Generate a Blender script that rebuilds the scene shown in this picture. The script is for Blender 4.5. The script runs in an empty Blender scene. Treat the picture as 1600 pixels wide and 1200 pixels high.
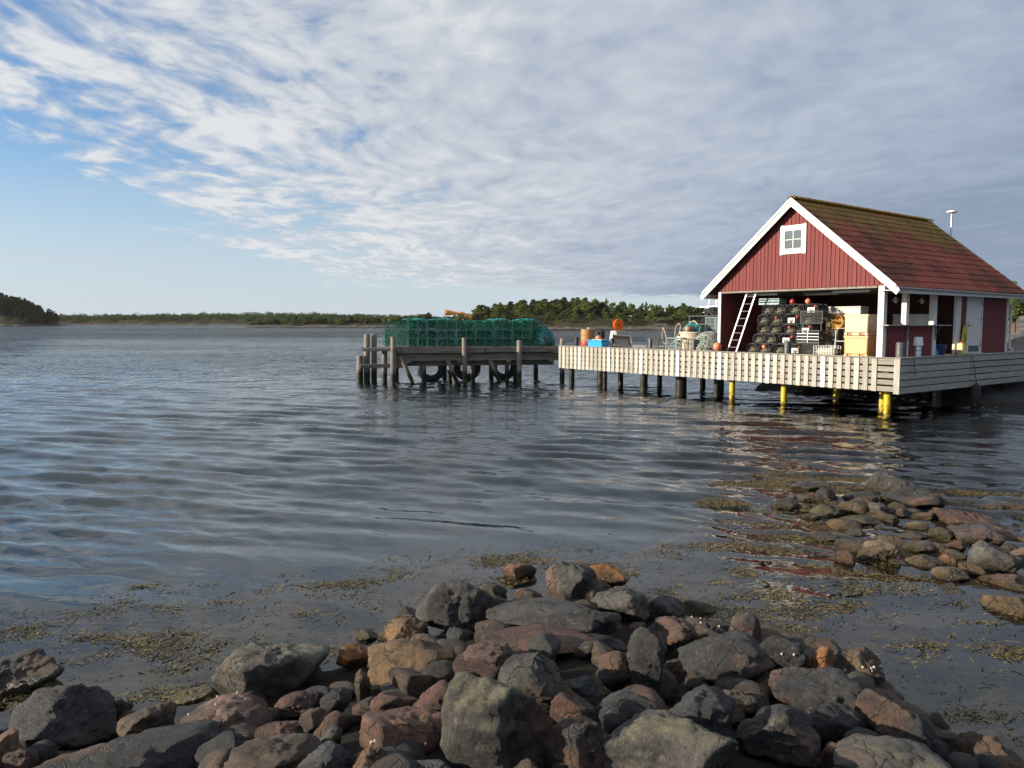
import bpy, bmesh, math, random
import numpy as np
from mathutils import Vector, Matrix

random.seed(7)
RNG = np.random.default_rng(11)
SC = bpy.context.scene
COL = SC.collection
R = math.radians

# ------------------------------------------------------------------ camera
CAM_H = 2.77
FOC, PITCH, ROLL = 1204.0, 0.0783, -0.0016
cd = bpy.data.cameras.new('camera')
cd.sensor_width = 36.0
cd.lens = FOC / 1600.0 * 36.0
cd.clip_start = 0.05
cd.clip_end = 20000
cam = bpy.data.objects.new('camera', cd)
COL.objects.link(cam)
cam.matrix_world = (Matrix.Translation((0, 0, CAM_H)) @ Matrix.Rotation(math.pi / 2 - PITCH, 4, 'X')
                    @ Matrix.Rotation(-ROLL, 4, 'Z'))
SC.camera = cam

# ------------------------------------------------------------------ sun, sky, exposure
SUN_FROM = Vector((-0.95, -0.17, 0.27)).normalized()
SUN_EL = math.asin(SUN_FROM.z)
SUN_AZ = math.atan2(SUN_FROM.x, SUN_FROM.y)      # clockwise from +Y
sd = bpy.data.lights.new('sun', 'SUN')
sd.energy = 5.0
sd.angle = R(0.55)
sd.color = (1.0, 0.87, 0.70)
sun = bpy.data.objects.new('sun', sd)
COL.objects.link(sun)
sun.rotation_euler = (-SUN_FROM).to_track_quat('-Z', 'Y').to_euler()

SC.view_settings.view_transform = 'Standard'
SC.view_settings.look = 'None'
SC.view_settings.gamma = 1.0
SC.view_settings.exposure = 0.8
SC.view_settings.use_curve_mapping = False
SC.render.engine = 'CYCLES'
SC.cycles.use_denoising = True
SC.cycles.max_bounces = 8
SC.cycles.transparent_max_bounces = 24
SC.cycles.caustics_reflective = False
SC.cycles.caustics_refractive = False
SC.cycles.sample_clamp_indirect = 4.0

world = bpy.data.worlds.new('World')
SC.world = world
world.use_nodes = True


class NT:
    """small helper around a node tree"""
    def __init__(s, tree):
        s.t = tree
        s.n = tree.nodes
        s.n.clear()

    def add(s, typ, **kw):
        nd = s.n.new(typ)
        ins = kw.pop('ins', {})
        for k, v in kw.items():
            setattr(nd, k, v)
        for k, v in ins.items():
            s.put(nd, k, v)
        return nd

    def put(s, nd, k, v):
        sock = nd.inputs[k]
        if isinstance(v, bpy.types.NodeSocket):
            s.t.links.new(v, sock)
        else:
            sock.default_value = v

    def math(s, op, a, b=0.0, c=0.0, clamp=False):
        nd = s.n.new('ShaderNodeMath')
        nd.operation = op
        nd.use_clamp = clamp
        s.put(nd, 0, a)
        s.put(nd, 1, b)
        if op in ('MULTIPLY_ADD', 'SMOOTH_MIN', 'SMOOTH_MAX', 'WRAP'):
            s.put(nd, 2, c)
        return nd.outputs[0]

    def step(s, v, lo, hi, to0=0.0, to1=1.0):
        nd = s.n.new('ShaderNodeMapRange')
        nd.interpolation_type = 'SMOOTHSTEP'
        s.put(nd, 0, v)
        s.put(nd, 1, lo)
        s.put(nd, 2, hi)
        s.put(nd, 3, to0)
        s.put(nd, 4, to1)
        return nd.outputs[0]

    def noise(s, vec, scale, detail=4.0, rough=0.55, dist=0.0, lac=2.0):
        nd = s.n.new('ShaderNodeTexNoise')
        s.put(nd, 'Vector', vec)
        s.put(nd, 'Scale', scale)
        s.put(nd, 'Detail', detail)
        s.put(nd, 'Roughness', rough)
        s.put(nd, 'Lacunarity', lac)
        s.put(nd, 'Distortion', dist)
        return nd.outputs['Fac']

    def map(s, vec, loc=(0, 0, 0), rot=(0, 0, 0), scale=(1, 1, 1)):
        nd = s.n.new('ShaderNodeMapping')
        s.put(nd, 'Vector', vec)
        s.put(nd, 'Location', loc)
        s.put(nd, 'Rotation', rot)
        s.put(nd, 'Scale', scale)
        return nd.outputs[0]

    def mix(s, fac, a, b, blend='MIX'):
        nd = s.n.new('ShaderNodeMix')
        nd.data_type = 'RGBA'
        nd.blend_type = blend
        nd.clamp_factor = True
        s.put(nd, 0, fac)
        s.put(nd, 6, a if isinstance(a, bpy.types.NodeSocket) else (*a[:3], 1))
        s.put(nd, 7, b if isinstance(b, bpy.types.NodeSocket) else (*b[:3], 1))
        return nd.outputs[2]

    def ramp(s, fac, stops):
        nd = s.n.new('ShaderNodeValToRGB')
        el = nd.color_ramp.elements
        while len(el) > 1:
            el.remove(el[-1])
        el[0].position = stops[0][0]
        el[0].color = (*stops[0][1], 1)
        for p, c in stops[1:]:
            e = el.new(p)
            e.color = (*c, 1)
        s.put(nd, 0, fac)
        return nd.outputs[0]


def build_world():
    w = NT(world.node_tree)
    tc = w.add('ShaderNodeTexCoord')
    sky = w.add('ShaderNodeTexSky', sky_type='NISHITA')
    sky.sun_disc = False
    sky.sun_elevation = SUN_EL
    sky.sun_rotation = SUN_AZ
    sky.air_density = 1.0
    sky.dust_density = 0.6
    sky.ozone_density = 2.0
    d = tc.outputs['Generated']
    sep = w.add('ShaderNodeSeparateXYZ', ins={0: d})
    x, y, z = sep.outputs
    zz = w.math('ADD', w.math('MAXIMUM', z, 0.0), 0.06)
    u = w.math('DIVIDE', x, zz)
    v = w.math('DIVIDE', y, zz)
    p = w.add('ShaderNodeCombineXYZ', ins={0: u, 1: v, 2: 0.0}).outputs[0]
    # slow warp of the layer
    wn = w.add('ShaderNodeTexNoise', ins={'Vector': p, 'Scale': 0.55, 'Detail': 2.0})
    off = w.add('ShaderNodeVectorMath', operation='MULTIPLY_ADD',
                ins={0: wn.outputs['Color'], 1: (0.9, 0.9, 0.0), 2: p}).outputs[0]
    big = w.noise(off, 0.42, 2.0, 0.5)
    pr = w.map(off, rot=(0, 0, R(35)), scale=(1.0, 0.62, 1.0))
    mid = w.noise(pr, 2.3, 5.0, 0.55, 0.2)
    puff = w.noise(pr, 7.5, 5.0, 0.55, 0.3)
    # one sheet of broken cloud, thin at its western rim and closing towards the east
    un = w.math('MULTIPLY_ADD', w.math('ADD', u, w.math('MULTIPLY', w.math('SUBTRACT', big, 0.5), 1.2)), 0.2, 0.6, clamp=True)      # u -3..2 -> 0..1
    bias = w.ramp(un, [(0.0, (0.0, 0, 0)), (0.10, (0.12, 0, 0)), (0.19, (0.40, 0, 0)), (0.40, (0.47, 0, 0)), (0.60, (0.60, 0, 0)), (0.8, (0.82, 0, 0)), (1.0, (0.95, 0, 0))])
    bias = w.add('ShaderNodeSeparateColor', ins={0: bias}).outputs[0]
    bias = w.math('MULTIPLY', bias, w.step(v, 12.5, 7.6))
    combo = w.math('ADD', w.math('MULTIPLY', mid, 0.55), w.math('MULTIPLY', puff, 0.45))
    alpha = w.step(w.math('ADD', combo, bias), 0.80, 1.02)
    # thin veil streaks low in the north
    ps = w.map(off, scale=(0.5, 1.6, 1.0))
    veil = w.math('MULTIPLY', w.step(w.noise(ps, 0.9, 4.0, 0.6), 0.45, 0.75), w.step(v, 3.0, 7.0))
    veil = w.math('MULTIPLY', veil, 0.7)
    thick = w.step(w.math('ADD', w.math('MULTIPLY', u, 0.40), w.math('MULTIPLY', big, 0.9)), 0.0, 1.75)
    tex = w.math('MULTIPLY', w.math('SUBTRACT', combo, 0.5), w.step(u, -1.5, 2.0, 2.5, 0.9))
    th2 = w.math('SUBTRACT', w.math('MULTIPLY_ADD', thick, 0.80, 0.20), tex, clamp=True)
    ccol = w.ramp(th2, [(0.0, (8.6, 8.8, 9.0)), (0.25, (6.7, 7.15, 7.8)), (0.65, (4.6, 5.3, 6.5)), (1.0, (2.95, 3.7, 5.0))])
    skyc = w.mix(1.0, sky.outputs[0], (1.25, 1.55, 1.9), 'MULTIPLY')
    hz = w.step(z, 0.24, 0.0)
    hcol = w.mix(w.math('MULTIPLY', hz, 0.8), skyc, (7.0, 7.9, 9.0))
    c1 = w.mix(veil, hcol, (6.6, 7.2, 8.2))
    c2 = w.mix(w.math('MULTIPLY', alpha, 0.96), c1, ccol)
    bg = w.add('ShaderNodeBackground', ins={'Color': c2, 'Strength': 0.0515})
    out = w.add('ShaderNodeOutputWorld', ins={'Surface': bg.outputs[0]})


build_world()

# ------------------------------------------------------------------ pixel helper (design aid: gives real world points)
def ray(px, py):
    x, y = px - 800.0, py - 600.0
    cr, sr = math.cos(-ROLL), math.sin(-ROLL)
    x, y = cr * x - sr * y, sr * x + cr * y
    cp, sp = math.cos(PITCH), math.sin(PITCH)
    return Vector((x / FOC, cp - y / FOC * sp, -sp - y / FOC * cp))


def at(px, py, dist):
    d = ray(px, py)
    t = dist / d.y
    return Vector((0, 0, CAM_H)) + d * t


def on_z(px, py, z):
    d = ray(px, py)
    t = (z - CAM_H) / d.z
    return Vector((0, 0, CAM_H)) + d * t


# ------------------------------------------------------------------ mesh builder
class MB:
    def __init__(s):
        s.v = []
        s.f = []

    def add(s, verts, faces):
        o = len(s.v)
        s.v.extend([tuple(p) for p in verts])
        s.f.extend([tuple(i + o for i in f) for f in faces])
        return s

    def box(s, x0, x1, y0, y1, z0, z1, m=None, ch=0.0):
        pts = [(x0, y0, z0), (x1, y0, z0), (x1, y1, z0), (x0, y1, z0), (x0, y0, z1), (x1, y0, z1), (x1, y1, z1), (x0, y1, z1)]
        if m is not None:
            pts = [m @ Vector(p) for p in pts]
        return s.add(pts, [(0, 3, 2, 1), (4, 5, 6, 7), (0, 1, 5, 4), (1, 2, 6, 5), (2, 3, 7, 6), (3, 0, 4, 7)])

    def bar(s, a, b, w, h=None, up=(0, 0, 1)):
        """rectangular bar from a to b"""
        h = h or w
        a, b = Vector(a), Vector(b)
        d = (b - a).normalized()
        upv = Vector(up)
        if abs(d.dot(upv)) > 0.98:
            upv = Vector((1, 0, 0))
        sx = d.cross(upv).normalized() * (w / 2)
        sy = sx.cross(d).normalized() * (h / 2)
        p = []
        for c in (a, b):
            p += [c - sx - sy, c + sx - sy, c + sx + sy, c - sx + sy]
        return s.add(p, [(0, 1, 5, 4), (1, 2, 6, 5), (2, 3, 7, 6), (3, 0, 4, 7), (3, 2, 1, 0), (4, 5, 6, 7)])

    def tube(s, pts, rad, n=8, caps=True, closed=False):
        pts = [Vector(p) for p in pts]
        k = len(pts)
        if not hasattr(rad, '__len__'):
            rad = [rad] * k
        vs, fs = [], []
        prev = None
        for i, p in enumerate(pts):
            if closed:
                d = (pts[(i + 1) % k] - pts[i - 1]).normalized()
            else:
                d = (pts[min(i + 1, k - 1)] - pts[max(i - 1, 0)]).normalized()
            if prev is None:
                t = Vector((0, 0, 1)) if abs(d.z) < 0.9 else Vector((1, 0, 0))
                a = d.cross(t).normalized()
            else:
                a = (prev - d * prev.dot(d)).normalized()
            prev = a
            b = d.cross(a)
            for j in range(n):
                th = 2 * math.pi * j / n
                vs.append(p + (a * math.cos(th) + b * math.sin(th)) * rad[i])
        rng = k if closed else k - 1
        for i in range(rng):
            i2 = (i + 1) % k
            for j in range(n):
                j2 = (j + 1) % n
                fs.append((i * n + j, i * n + j2, i2 * n + j2, i2 * n + j))
        if caps and not closed:
            fs.append(tuple(range(n - 1, -1, -1)))
            fs.append(tuple((k - 1) * n + j for j in range(n)))
        return s.add(vs, fs)

    def lathe(s, prof, n=20, c=(0, 0, 0), m=None):
        vs, fs = [], []
        for r, z in prof:
            for j in range(n):
                th = 2 * math.pi * j / n
                p = Vector((c[0] + r * math.cos(th), c[1] + r * math.sin(th), c[2] + z))
                vs.append(m @ p if m is not None else p)
        for i in range(len(prof) - 1):
            for j in range(n):
                j2 = (j + 1) % n
                fs.append((i * n + j, i * n + j2, (i + 1) * n + j2, (i + 1) * n + j))
        fs.append(tuple(range(n - 1, -1, -1)))
        fs.append(tuple((len(prof) - 1) * n + j for j in range(n)))
        return s.add(vs, fs)

    def prism(s, poly, axis, a0, a1):
        """extrude a polygon given in the two other axes along axis (0,1,2)"""
        n = len(poly)
        vs = []
        for a in (a0, a1):
            for (p, q) in poly:
                t = [p, q]
                t.insert(axis, a)
                vs.append(t)
        fs = [tuple(range(n)), tuple(range(2 * n - 1, n - 1, -1))]
        for i in range(n):
            j = (i + 1) % n
            fs.append((i, i + n, j + n, j))
        return s.add(vs, fs)

    def ball(s, c, r, n=14, k=9, sz=1.0):
        prof = [(max(1e-4, r * math.sin(math.pi * i / k)), -r * sz * math.cos(math.pi * i / k)) for i in range(k + 1)]
        return s.lathe(prof, n, c)

    def mesh(s, name, mat=None, smooth=False, bevel=0.0):
        me = bpy.data.meshes.new(name)
        me.from_pydata(s.v, [], s.f)
        bm = bmesh.new()
        bm.from_mesh(me)
        if bevel > 0:
            bmesh.ops.bevel(bm, geom=list(bm.edges), offset=bevel, segments=1, affect='EDGES', clamp_overlap=True)
        bmesh.ops.recalc_face_normals(bm, faces=bm.faces)
        bm.to_mesh(me)
        bm.free()
        if mat:
            me.materials.append(mat)
        if smooth:
            for p in me.polygons:
                p.use_smooth = True
            try:
                me.set_sharp_from_angle(angle=R(40))
            except Exception:
                pass
        return me

    def build(s, name, mat=None, parent=None, smooth=False, bevel=0.0, **kw):
        return link(name, s.mesh(name, mat, smooth, bevel), parent, **kw)


def link(name, me, parent=None, loc=None, rot=None, scale=None, label=None):
    o = bpy.data.objects.new(name, me)
    COL.objects.link(o)
    if parent is not None:
        o.parent = parent
    if loc is not None:
        o.location = loc
    if rot is not None:
        o.rotation_euler = rot
    if scale is not None:
        o.scale = scale
    if label:
        o['label'] = label
    return o


def tag(o, label=None, cat=None, group=None, kind=None):
    if label:
        o['label'] = label
    if cat:
        o['category'] = cat
    if group:
        o['group'] = group
    if kind:
        o['kind'] = kind
    return o


def thing(name, label, cat, loc=(0, 0, 0), rot=(0, 0, 0), group=None):
    o = bpy.data.objects.new(name, None)
    COL.objects.link(o)
    o.location = loc
    o.rotation_euler = rot
    o.empty_display_size = 0.1
    return tag(o, label, cat, group)


def dup(root, loc=None, rot=None, label=None, group=None, scale=None):
    r = root.copy()
    COL.objects.link(r)
    if loc is not None:
        r.location = loc
    if rot is not None:
        r.rotation_euler = rot
    if scale is not None:
        r.scale = scale
    if label:
        r['label'] = label
    if group:
        r['group'] = group
    for ch in list(root.children):
        c = ch.copy()
        COL.objects.link(c)
        c.parent = r
        for g in list(ch.children):
            d = g.copy()
            COL.objects.link(d)
            d.parent = c
    return r


def np_mesh(name, verts, faces, mat=None, smooth=True):
    """fast mesh from arrays; faces (n,3) or (n,4)"""
    verts = np.asarray(verts, dtype=np.float32)
    faces = np.asarray(faces, dtype=np.int32)
    me = bpy.data.meshes.new(name)
    n, k = faces.shape
    me.vertices.add(len(verts))
    me.vertices.foreach_set('co', verts.ravel())
    me.loops.add(n * k)
    me.loops.foreach_set('vertex_index', faces.ravel())
    me.polygons.add(n)
    me.polygons.foreach_set('loop_start', np.arange(0, n * k, k, dtype=np.int32))
    me.polygons.foreach_set('use_smooth', np.full(n, smooth, dtype=bool))
    me.update(calc_edges=True)
    if mat:
        me.materials.append(mat)
    return me


# ------------------------------------------------------------------ numpy noise
def _hash(ix, iy, iz, seed):
    h = (ix * 374761393 + iy * 668265263 + iz * 2147483647 + seed * 1274126177) & 0xFFFFFFFF
    h = ((h ^ (h >> 13)) * 1274126177) & 0xFFFFFFFF
    h = (h ^ (h >> 16)) & 0xFFFFFFFF
    return h.astype(np.float64) / 4294967295.0


def vnoise(p, seed=0):
    p = np.asarray(p, dtype=np.float64)
    i = np.floor(p).astype(np.int64)
    f = p - i
    f = f * f * f * (f * (f * 6 - 15) + 10)
    r = 0
    for dx in (0, 1):
        wx = f[:, 0] if dx else 1 - f[:, 0]
        for dy in (0, 1):
            wy = f[:, 1] if dy else 1 - f[:, 1]
            for dz in (0, 1):
                wz = f[:, 2] if dz else 1 - f[:, 2]
                r = r + wx * wy * wz * _hash(i[:, 0] + dx, i[:, 1] + dy, i[:, 2] + dz, seed)
    return r * 2 - 1


def fbm(p, seed=0, octv=4, gain=0.5):
    p = np.asarray(p, dtype=np.float64)
    a, s, r = 1.0, 1.0, 0
    for k in range(octv):
        r = r + a * vnoise(p * s + 17.3 * k, seed + k)
        a *= gain
        s *= 2.03
    return r


def sstep(x, a, b):
    t = np.clip((x - a) / (b - a), 0, 1)
    return t * t * (3 - 2 * t)


# ------------------------------------------------------------------ materials
def newmat(name):
    m = bpy.data.materials.new(name)
    m.use_nodes = True
    return m, NT(m.node_tree)


def finish(n, bsdf):
    n.add('ShaderNodeOutputMaterial', ins={'Surface': bsdf.outputs[0]})


def mat_plain(name, col, rough=0.6, var=0.12, scale=6.0, metallic=0.0, bump=0.0, dirt=0.0, spec=0.4, rnd=0.0):
    m, n = newmat(name)
    tc = n.add('ShaderNodeTexCoord').outputs['Object']
    nz = n.noise(tc, scale, 5.0, 0.6)
    c = n.mix(nz, tuple(v * (1 - var) for v in col), tuple(min(1, v * (1 + var)) for v in col))
    if dirt:
        dn = n.step(n.noise(tc, scale * 0.6, 6.0, 0.7), 0.52, 0.72)
        c = n.mix(n.math('MULTIPLY', dn, dirt), c, (0.07, 0.06, 0.045))
    if rnd:
        oi = n.add('ShaderNodeObjectInfo')
        k = n.math('MULTIPLY_ADD', oi.outputs['Random'], 2 * rnd, 1 - rnd)
        c = n.mix(1.0, c, n.add('ShaderNodeCombineColor', ins={0: k, 1: k, 2: k}).outputs[0], 'MULTIPLY')
    b = n.add('ShaderNodeBsdfPrincipled', ins={'Base Color': c, 'Roughness': rough, 'Metallic': metallic, 'Specular IOR Level': spec})
    if bump:
        bp = n.add('ShaderNodeBump', ins={'Height': n.noise(tc, scale * 4, 5.0, 0.6), 'Strength': bump, 'Distance': 0.02})
        n.put(b, 'Normal', bp.outputs[0])
    finish(n, b)
    return m


def mat_wood(name, c0, c1, axis=2, scale=5.0, rough=0.8, rnd=0.18, stain=0.35, staincol=(0.05, 0.045, 0.04), wet=False, bump=0.35):
    """grain runs along axis"""
    m, n = newmat(name)
    tcn = n.add('ShaderNodeTexCoord')
    oi = n.add('ShaderNodeObjectInfo')
    tc = tcn.outputs['Object']
    offs = n.add('ShaderNodeVectorMath', operation='MULTIPLY_ADD', ins={0: (13.0, 7.0, 19.0), 1: oi.outputs['Random'], 2: tc})
    n.t.links.new(oi.outputs['Random'], offs.inputs[1])
    sc = [1.0, 1.0, 1.0]
    sc[axis] = 0.07
    gv = n.map(offs.outputs[0], scale=tuple(sc))
    grain = n.noise(gv, scale * 9, 6.0, 0.65, 0.4)
    blot = n.noise(offs.outputs[0], scale * 0.5, 4.0, 0.6)
    c = n.mix(n.step(grain, 0.3, 0.72), c0, c1)
    st = n.math('MULTIPLY', n.step(blot, 0.48, 0.75), stain)
    c = n.mix(st, c, staincol)
    k = n.math('MULTIPLY_ADD', oi.outputs['Random'], 2 * rnd, 1 - rnd)
    c = n.mix(1.0, c, n.add('ShaderNodeCombineColor', ins={0: k, 1: k, 2: k}).outputs[0], 'MULTIPLY')
    rg = rough
    if wet:
        g = n.add('ShaderNodeNewGeometry')
        z = n.add('ShaderNodeSeparateXYZ', ins={0: g.outputs['Position']}).outputs[2]
        zz = n.math('ADD', z, n.math('MULTIPLY', n.math('SUBTRACT', blot, 0.5), 0.5))
        w = n.step(zz, 0.75, 0.35)
        c = n.mix(w, c, (0.012, 0.012, 0.009))
        w2 = n.math('MULTIPLY', n.step(zz, 0.22, 0.05), 0.6)
        c = n.mix(w2, c, (0.045, 0.05, 0.012))
        rg = n.math('MULTIPLY_ADD', w, -0.35, rough)
    b = n.add('ShaderNodeBsdfPrincipled', ins={'Base Color': c, 'Roughness': rg, 'Specular IOR Level': 0.3})
    bp = n.add('ShaderNodeBump', ins={'Height': grain, 'Strength': bump, 'Distance': 0.01})
    n.put(b, 'Normal', bp.outputs[0])
    finish(n, b)
    return m


def mat_rock():
    m, n = newmat('shore_rock')
    tc = n.add('ShaderNodeTexCoord').outputs['Object']
    oi = n.add('ShaderNodeObjectInfo')
    rv = n.add('ShaderNodeVectorMath', operation='MULTIPLY_ADD', ins={0: (31.0, 17.0, 23.0), 2: tc})
    n.t.links.new(oi.outputs['Random'], rv.inputs[1])
    v = rv.outputs[0]
    col = oi.outputs['Color']
    al = oi.outputs['Alpha']
    g = n.add('ShaderNodeNewGeometry')
    sp = n.add('ShaderNodeSeparateXYZ', ins={0: g.outputs['Position']})
    nz = n.add('ShaderNodeSeparateXYZ', ins={0: g.outputs['Normal']}).outputs[2]
    n1 = n.noise(v, 3.2, 7.0, 0.65, 0.3)
    n2 = n.noise(v, 30.0, 7.0, 0.8)
    n3 = n.noise(v, 1.7, 3.0, 0.5)
    dark = n.mix(1.0, col, (0.32, 0.33, 0.36), 'MULTIPLY')
    lite = n.mix(1.0, col, (1.9, 1.82, 1.7), 'MULTIPLY')
    c = n.mix(n.step(n1, 0.3, 0.72), dark, lite)
    c = n.mix(n.math('MULTIPLY', n.step(n3, 0.54, 0.66), 0.55), c, (0.17, 0.085, 0.050))   # rusty feldspar patches
    c = n.mix(n.math('MULTIPLY', n.step(n2, 0.54, 0.66), 0.42), c, (0.24, 0.225, 0.20))     # mineral grain
    c = n.mix(n.math('MULTIPLY', n.step(n2, 0.46, 0.34), 0.7), c, (0.010, 0.010, 0.011))
    vor = n.add('ShaderNodeTexVoronoi', feature='DISTANCE_TO_EDGE', ins={'Vector': n.add('ShaderNodeVectorMath', operation='MULTIPLY_ADD', ins={0: n.add('ShaderNodeTexNoise', ins={'Vector': v, 'Scale': 4.0, 'Detail': 3.0}).outputs['Color'], 1: (0.35, 0.35, 0.35), 2: v}).outputs[0], 'Scale': 3.4}).outputs['Distance']
    crack = n.math('MULTIPLY', n.step(vor, 0.022, 0.0), n.step(n3, 0.42, 0.52))
    c = n.mix(n.math('MULTIPLY', crack, 0.8), c, (0.008, 0.008, 0.008))
    # lichen crust
    ln = n.noise(v, 16.0, 8.0, 0.8)
    ln2 = n.noise(v, 2.2, 3.0, 0.6)
    lm = n.math('ADD', n.math('MULTIPLY', ln, 0.6), n.math('MULTIPLY', ln2, 0.5))
    lm = n.math('ADD', lm, n.math('MULTIPLY', nz, 0.14))
    thr = n.math('MULTIPLY_ADD', al, -0.42, 0.86)
    lf = n.step(n.math('SUBTRACT', lm, thr), 0.0, 0.16)
    lf = n.math('MULTIPLY', lf, n.math('GREATER_THAN', al, 0.02))
    lcol = n.mix(n.noise(v, 5.0, 4.0, 0.6), (0.13, 0.12, 0.085), (0.27, 0.25, 0.145))
    c = n.mix(n.math('MULTIPLY', lf, 0.75), c, lcol)
    # tide band: wet and weedy close to the water
    zz = n.math('ADD', sp.outputs[2], n.math('MULTIPLY', n.math('SUBTRACT', n1, 0.5), 0.12))
    wet = n.step(zz, 0.16, 0.02)
    wcol = n.mix(0.72, c, n.mix(n1, (0.02, 0.014, 0.008), (0.06, 0.045, 0.012)))
    c = n.mix(wet, c, wcol)
    rg = n.math('MULTIPLY_ADD', wet, -0.36, n.step(n2, 0.35, 0.7, 0.52, 0.78))
    b = n.add('ShaderNodeBsdfPrincipled', ins={'Base Color': c, 'Roughness': rg, 'Specular IOR Level': 0.4})
    hh = n.math('ADD', n.math('MULTIPLY', n1, 0.8), n.math('MULTIPLY', n.noise(v, 14.0, 9.0, 0.8, 0.4), 1.1))
    hh = n.math('SUBTRACT', hh, n.math('MULTIPLY', crack, 0.35))
    bp = n.add('ShaderNodeBump', ins={'Height': hh, 'Strength': 1.0, 'Distance': 0.045})
    n.put(b, 'Normal', bp.outputs[0])
    finish(n, b)
    return m


M = {}
M['rock'] = mat_rock()
M['red'] = mat_wood('red_paint', (0.132, 0.028, 0.027), (0.19, 0.045, 0.042), 2, 3.0, 0.75, 0.10, 0.15, (0.2, 0.03, 0.03), bump=0.2)
M['red_in'] = mat_wood('red_paint_shaded_inside', (0.035, 0.010, 0.010), (0.055, 0.014, 0.014), 2, 3.0, 0.7, 0.05, 0.1, (0.1, 0.01, 0.01), bump=0.15)  # inside red, darkened to paint the interior's shade into the colour
M['white'] = mat_plain('white_paint', (0.58, 0.575, 0.56), 0.55, 0.07, 3.0, dirt=0.16)
M['fence'] = mat_wood('weathered_fence', (0.31, 0.29, 0.24), (0.48, 0.455, 0.40), 2, 3.0, 0.85, 0.20, 0.4, (0.22, 0.19, 0.13))
M['fence_h'] = mat_wood('weathered_board', (0.25, 0.24, 0.215), (0.39, 0.375, 0.34), 0, 3.0, 0.85, 0.12, 0.3, (0.2, 0.18, 0.14))
M['fence_y'] = mat_wood('weathered_rail', (0.17, 0.16, 0.14), (0.29, 0.275, 0.245), 1, 3.0, 0.85, 0.12, 0.3, (0.2, 0.18, 0.14))
M['deck'] = mat_wood('deck_wood', (0.30, 0.28, 0.24), (0.46, 0.43, 0.38), 0, 3.0, 0.85, 0.1, 0.3)
M['timber'] = mat_wood('old_timber', (0.13, 0.115, 0.095), (0.33, 0.30, 0.26), 2, 3.0, 0.85, 0.2, 0.4, (0.05, 0.04, 0.03), wet=True, bump=0.6)
M['timber_h'] = mat_wood('old_timber_beam', (0.13, 0.115, 0.095), (0.30, 0.27, 0.23), 0, 2.0, 0.85, 0.2, 0.5, (0.04, 0.035, 0.03), bump=0.6)
M['dark_pile'] = mat_wood('tarred_pile', (0.035, 0.03, 0.026), (0.09, 0.08, 0.065), 2, 3.0, 0.8, 0.2, 0.3, wet=True)
M['black'] = mat_plain('black_rubber', (0.018, 0.018, 0.019), 0.65, 0.2, 8.0)
M['dgrey'] = mat_plain('dark_grey_steel', (0.075, 0.08, 0.085), 0.5, 0.15, 6.0, metallic=0.2)
M['steel'] = mat_plain('galvanised', (0.55, 0.56, 0.57), 0.4, 0.1, 10.0, metallic=0.7)
M['alu'] = mat_plain('aluminium', (0.42, 0.41, 0.41), 0.35, 0.05, 6.0, metallic=0.75)
M['lamp_white'] = mat_plain('enamel', (0.7, 0.7, 0.68), 0.35, 0.05)
M['orange'] = mat_plain('orange_plastic', (0.85, 0.16, 0.02), 0.4, 0.1, 5.0)
M['coral'] = mat_plain('coral_buoy', (0.80, 0.22, 0.13), 0.45, 0.12, 5.0, dirt=0.15)
M['redfloat'] = mat_plain('red_float', (0.36, 0.04, 0.04), 0.45, 0.15, 6.0)
M['blue'] = mat_plain('blue_crate', (0.02, 0.30, 0.62), 0.45, 0.1)
M['dblue'] = mat_plain('dark_blue', (0.01, 0.035, 0.12), 0.45, 0.1)
M['tub'] = mat_plain('tub_cream', (0.48, 0.32, 0.15), 0.5, 0.06, 3.0, dirt=0.08)
M['tub_pale'] = mat_plain('tub_pale', (0.52, 0.385, 0.26), 0.5, 0.06, 3.0, dirt=0.06)
M['styro'] = mat_plain('styrofoam', (0.5, 0.49, 0.46), 0.7, 0.05)
M['grey_pl'] = mat_plain('grey_plastic', (0.30, 0.28, 0.24), 0.55, 0.1)
M['cream'] = mat_plain('cream_plastic', (0.60, 0.52, 0.40), 0.5, 0.1, 3.0, dirt=0.25)
M['brown'] = mat_plain('rusty_barrel', (0.32, 0.17, 0.07), 0.55, 0.3, 3.0, dirt=0.4)
M['rope_g'] = mat_plain('grey_green_rope', (0.27, 0.31, 0.27), 0.9, 0.3, 8.0, rnd=0.15)
M['rope_y'] = mat_plain('yellow_hose', (0.62, 0.50, 0.10), 0.5, 0.15, 6.0)
M['rope_d'] = mat_plain('dull_rope', (0.22, 0.20, 0.15), 0.9, 0.3, 9.0)
M['rope_c'] = mat_plain('cream_rope', (0.45, 0.41, 0.32), 0.9, 0.25, 9.0)
M['rope_k'] = mat_plain('dark_rope', (0.05, 0.05, 0.045), 0.9, 0.25, 9.0)
M['net_green'] = mat_plain('green_net', (0.02, 0.15, 0.10), 0.6, 0.3, 2.0, rnd=0.3)
M['net_light'] = mat_plain('light_green_net', (0.035, 0.26, 0.16), 0.6, 0.3, 2.0, rnd=0.2)
M['net_teal'] = mat_plain('teal_net', (0.035, 0.27, 0.26), 0.65, 0.35, 5.0)
M['net_black'] = mat_plain('black_net', (0.035, 0.037, 0.038), 0.6, 0.3, 5.0)
M['net_grey'] = mat_plain('blue_grey_net', (0.22, 0.30, 0.31), 0.6, 0.25, 4.0, rnd=0.2)
M['flag'] = mat_plain('orange_flag', (0.85, 0.33, 0.06), 0.7, 0.15, 4.0)
M['pane'] = None


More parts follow.
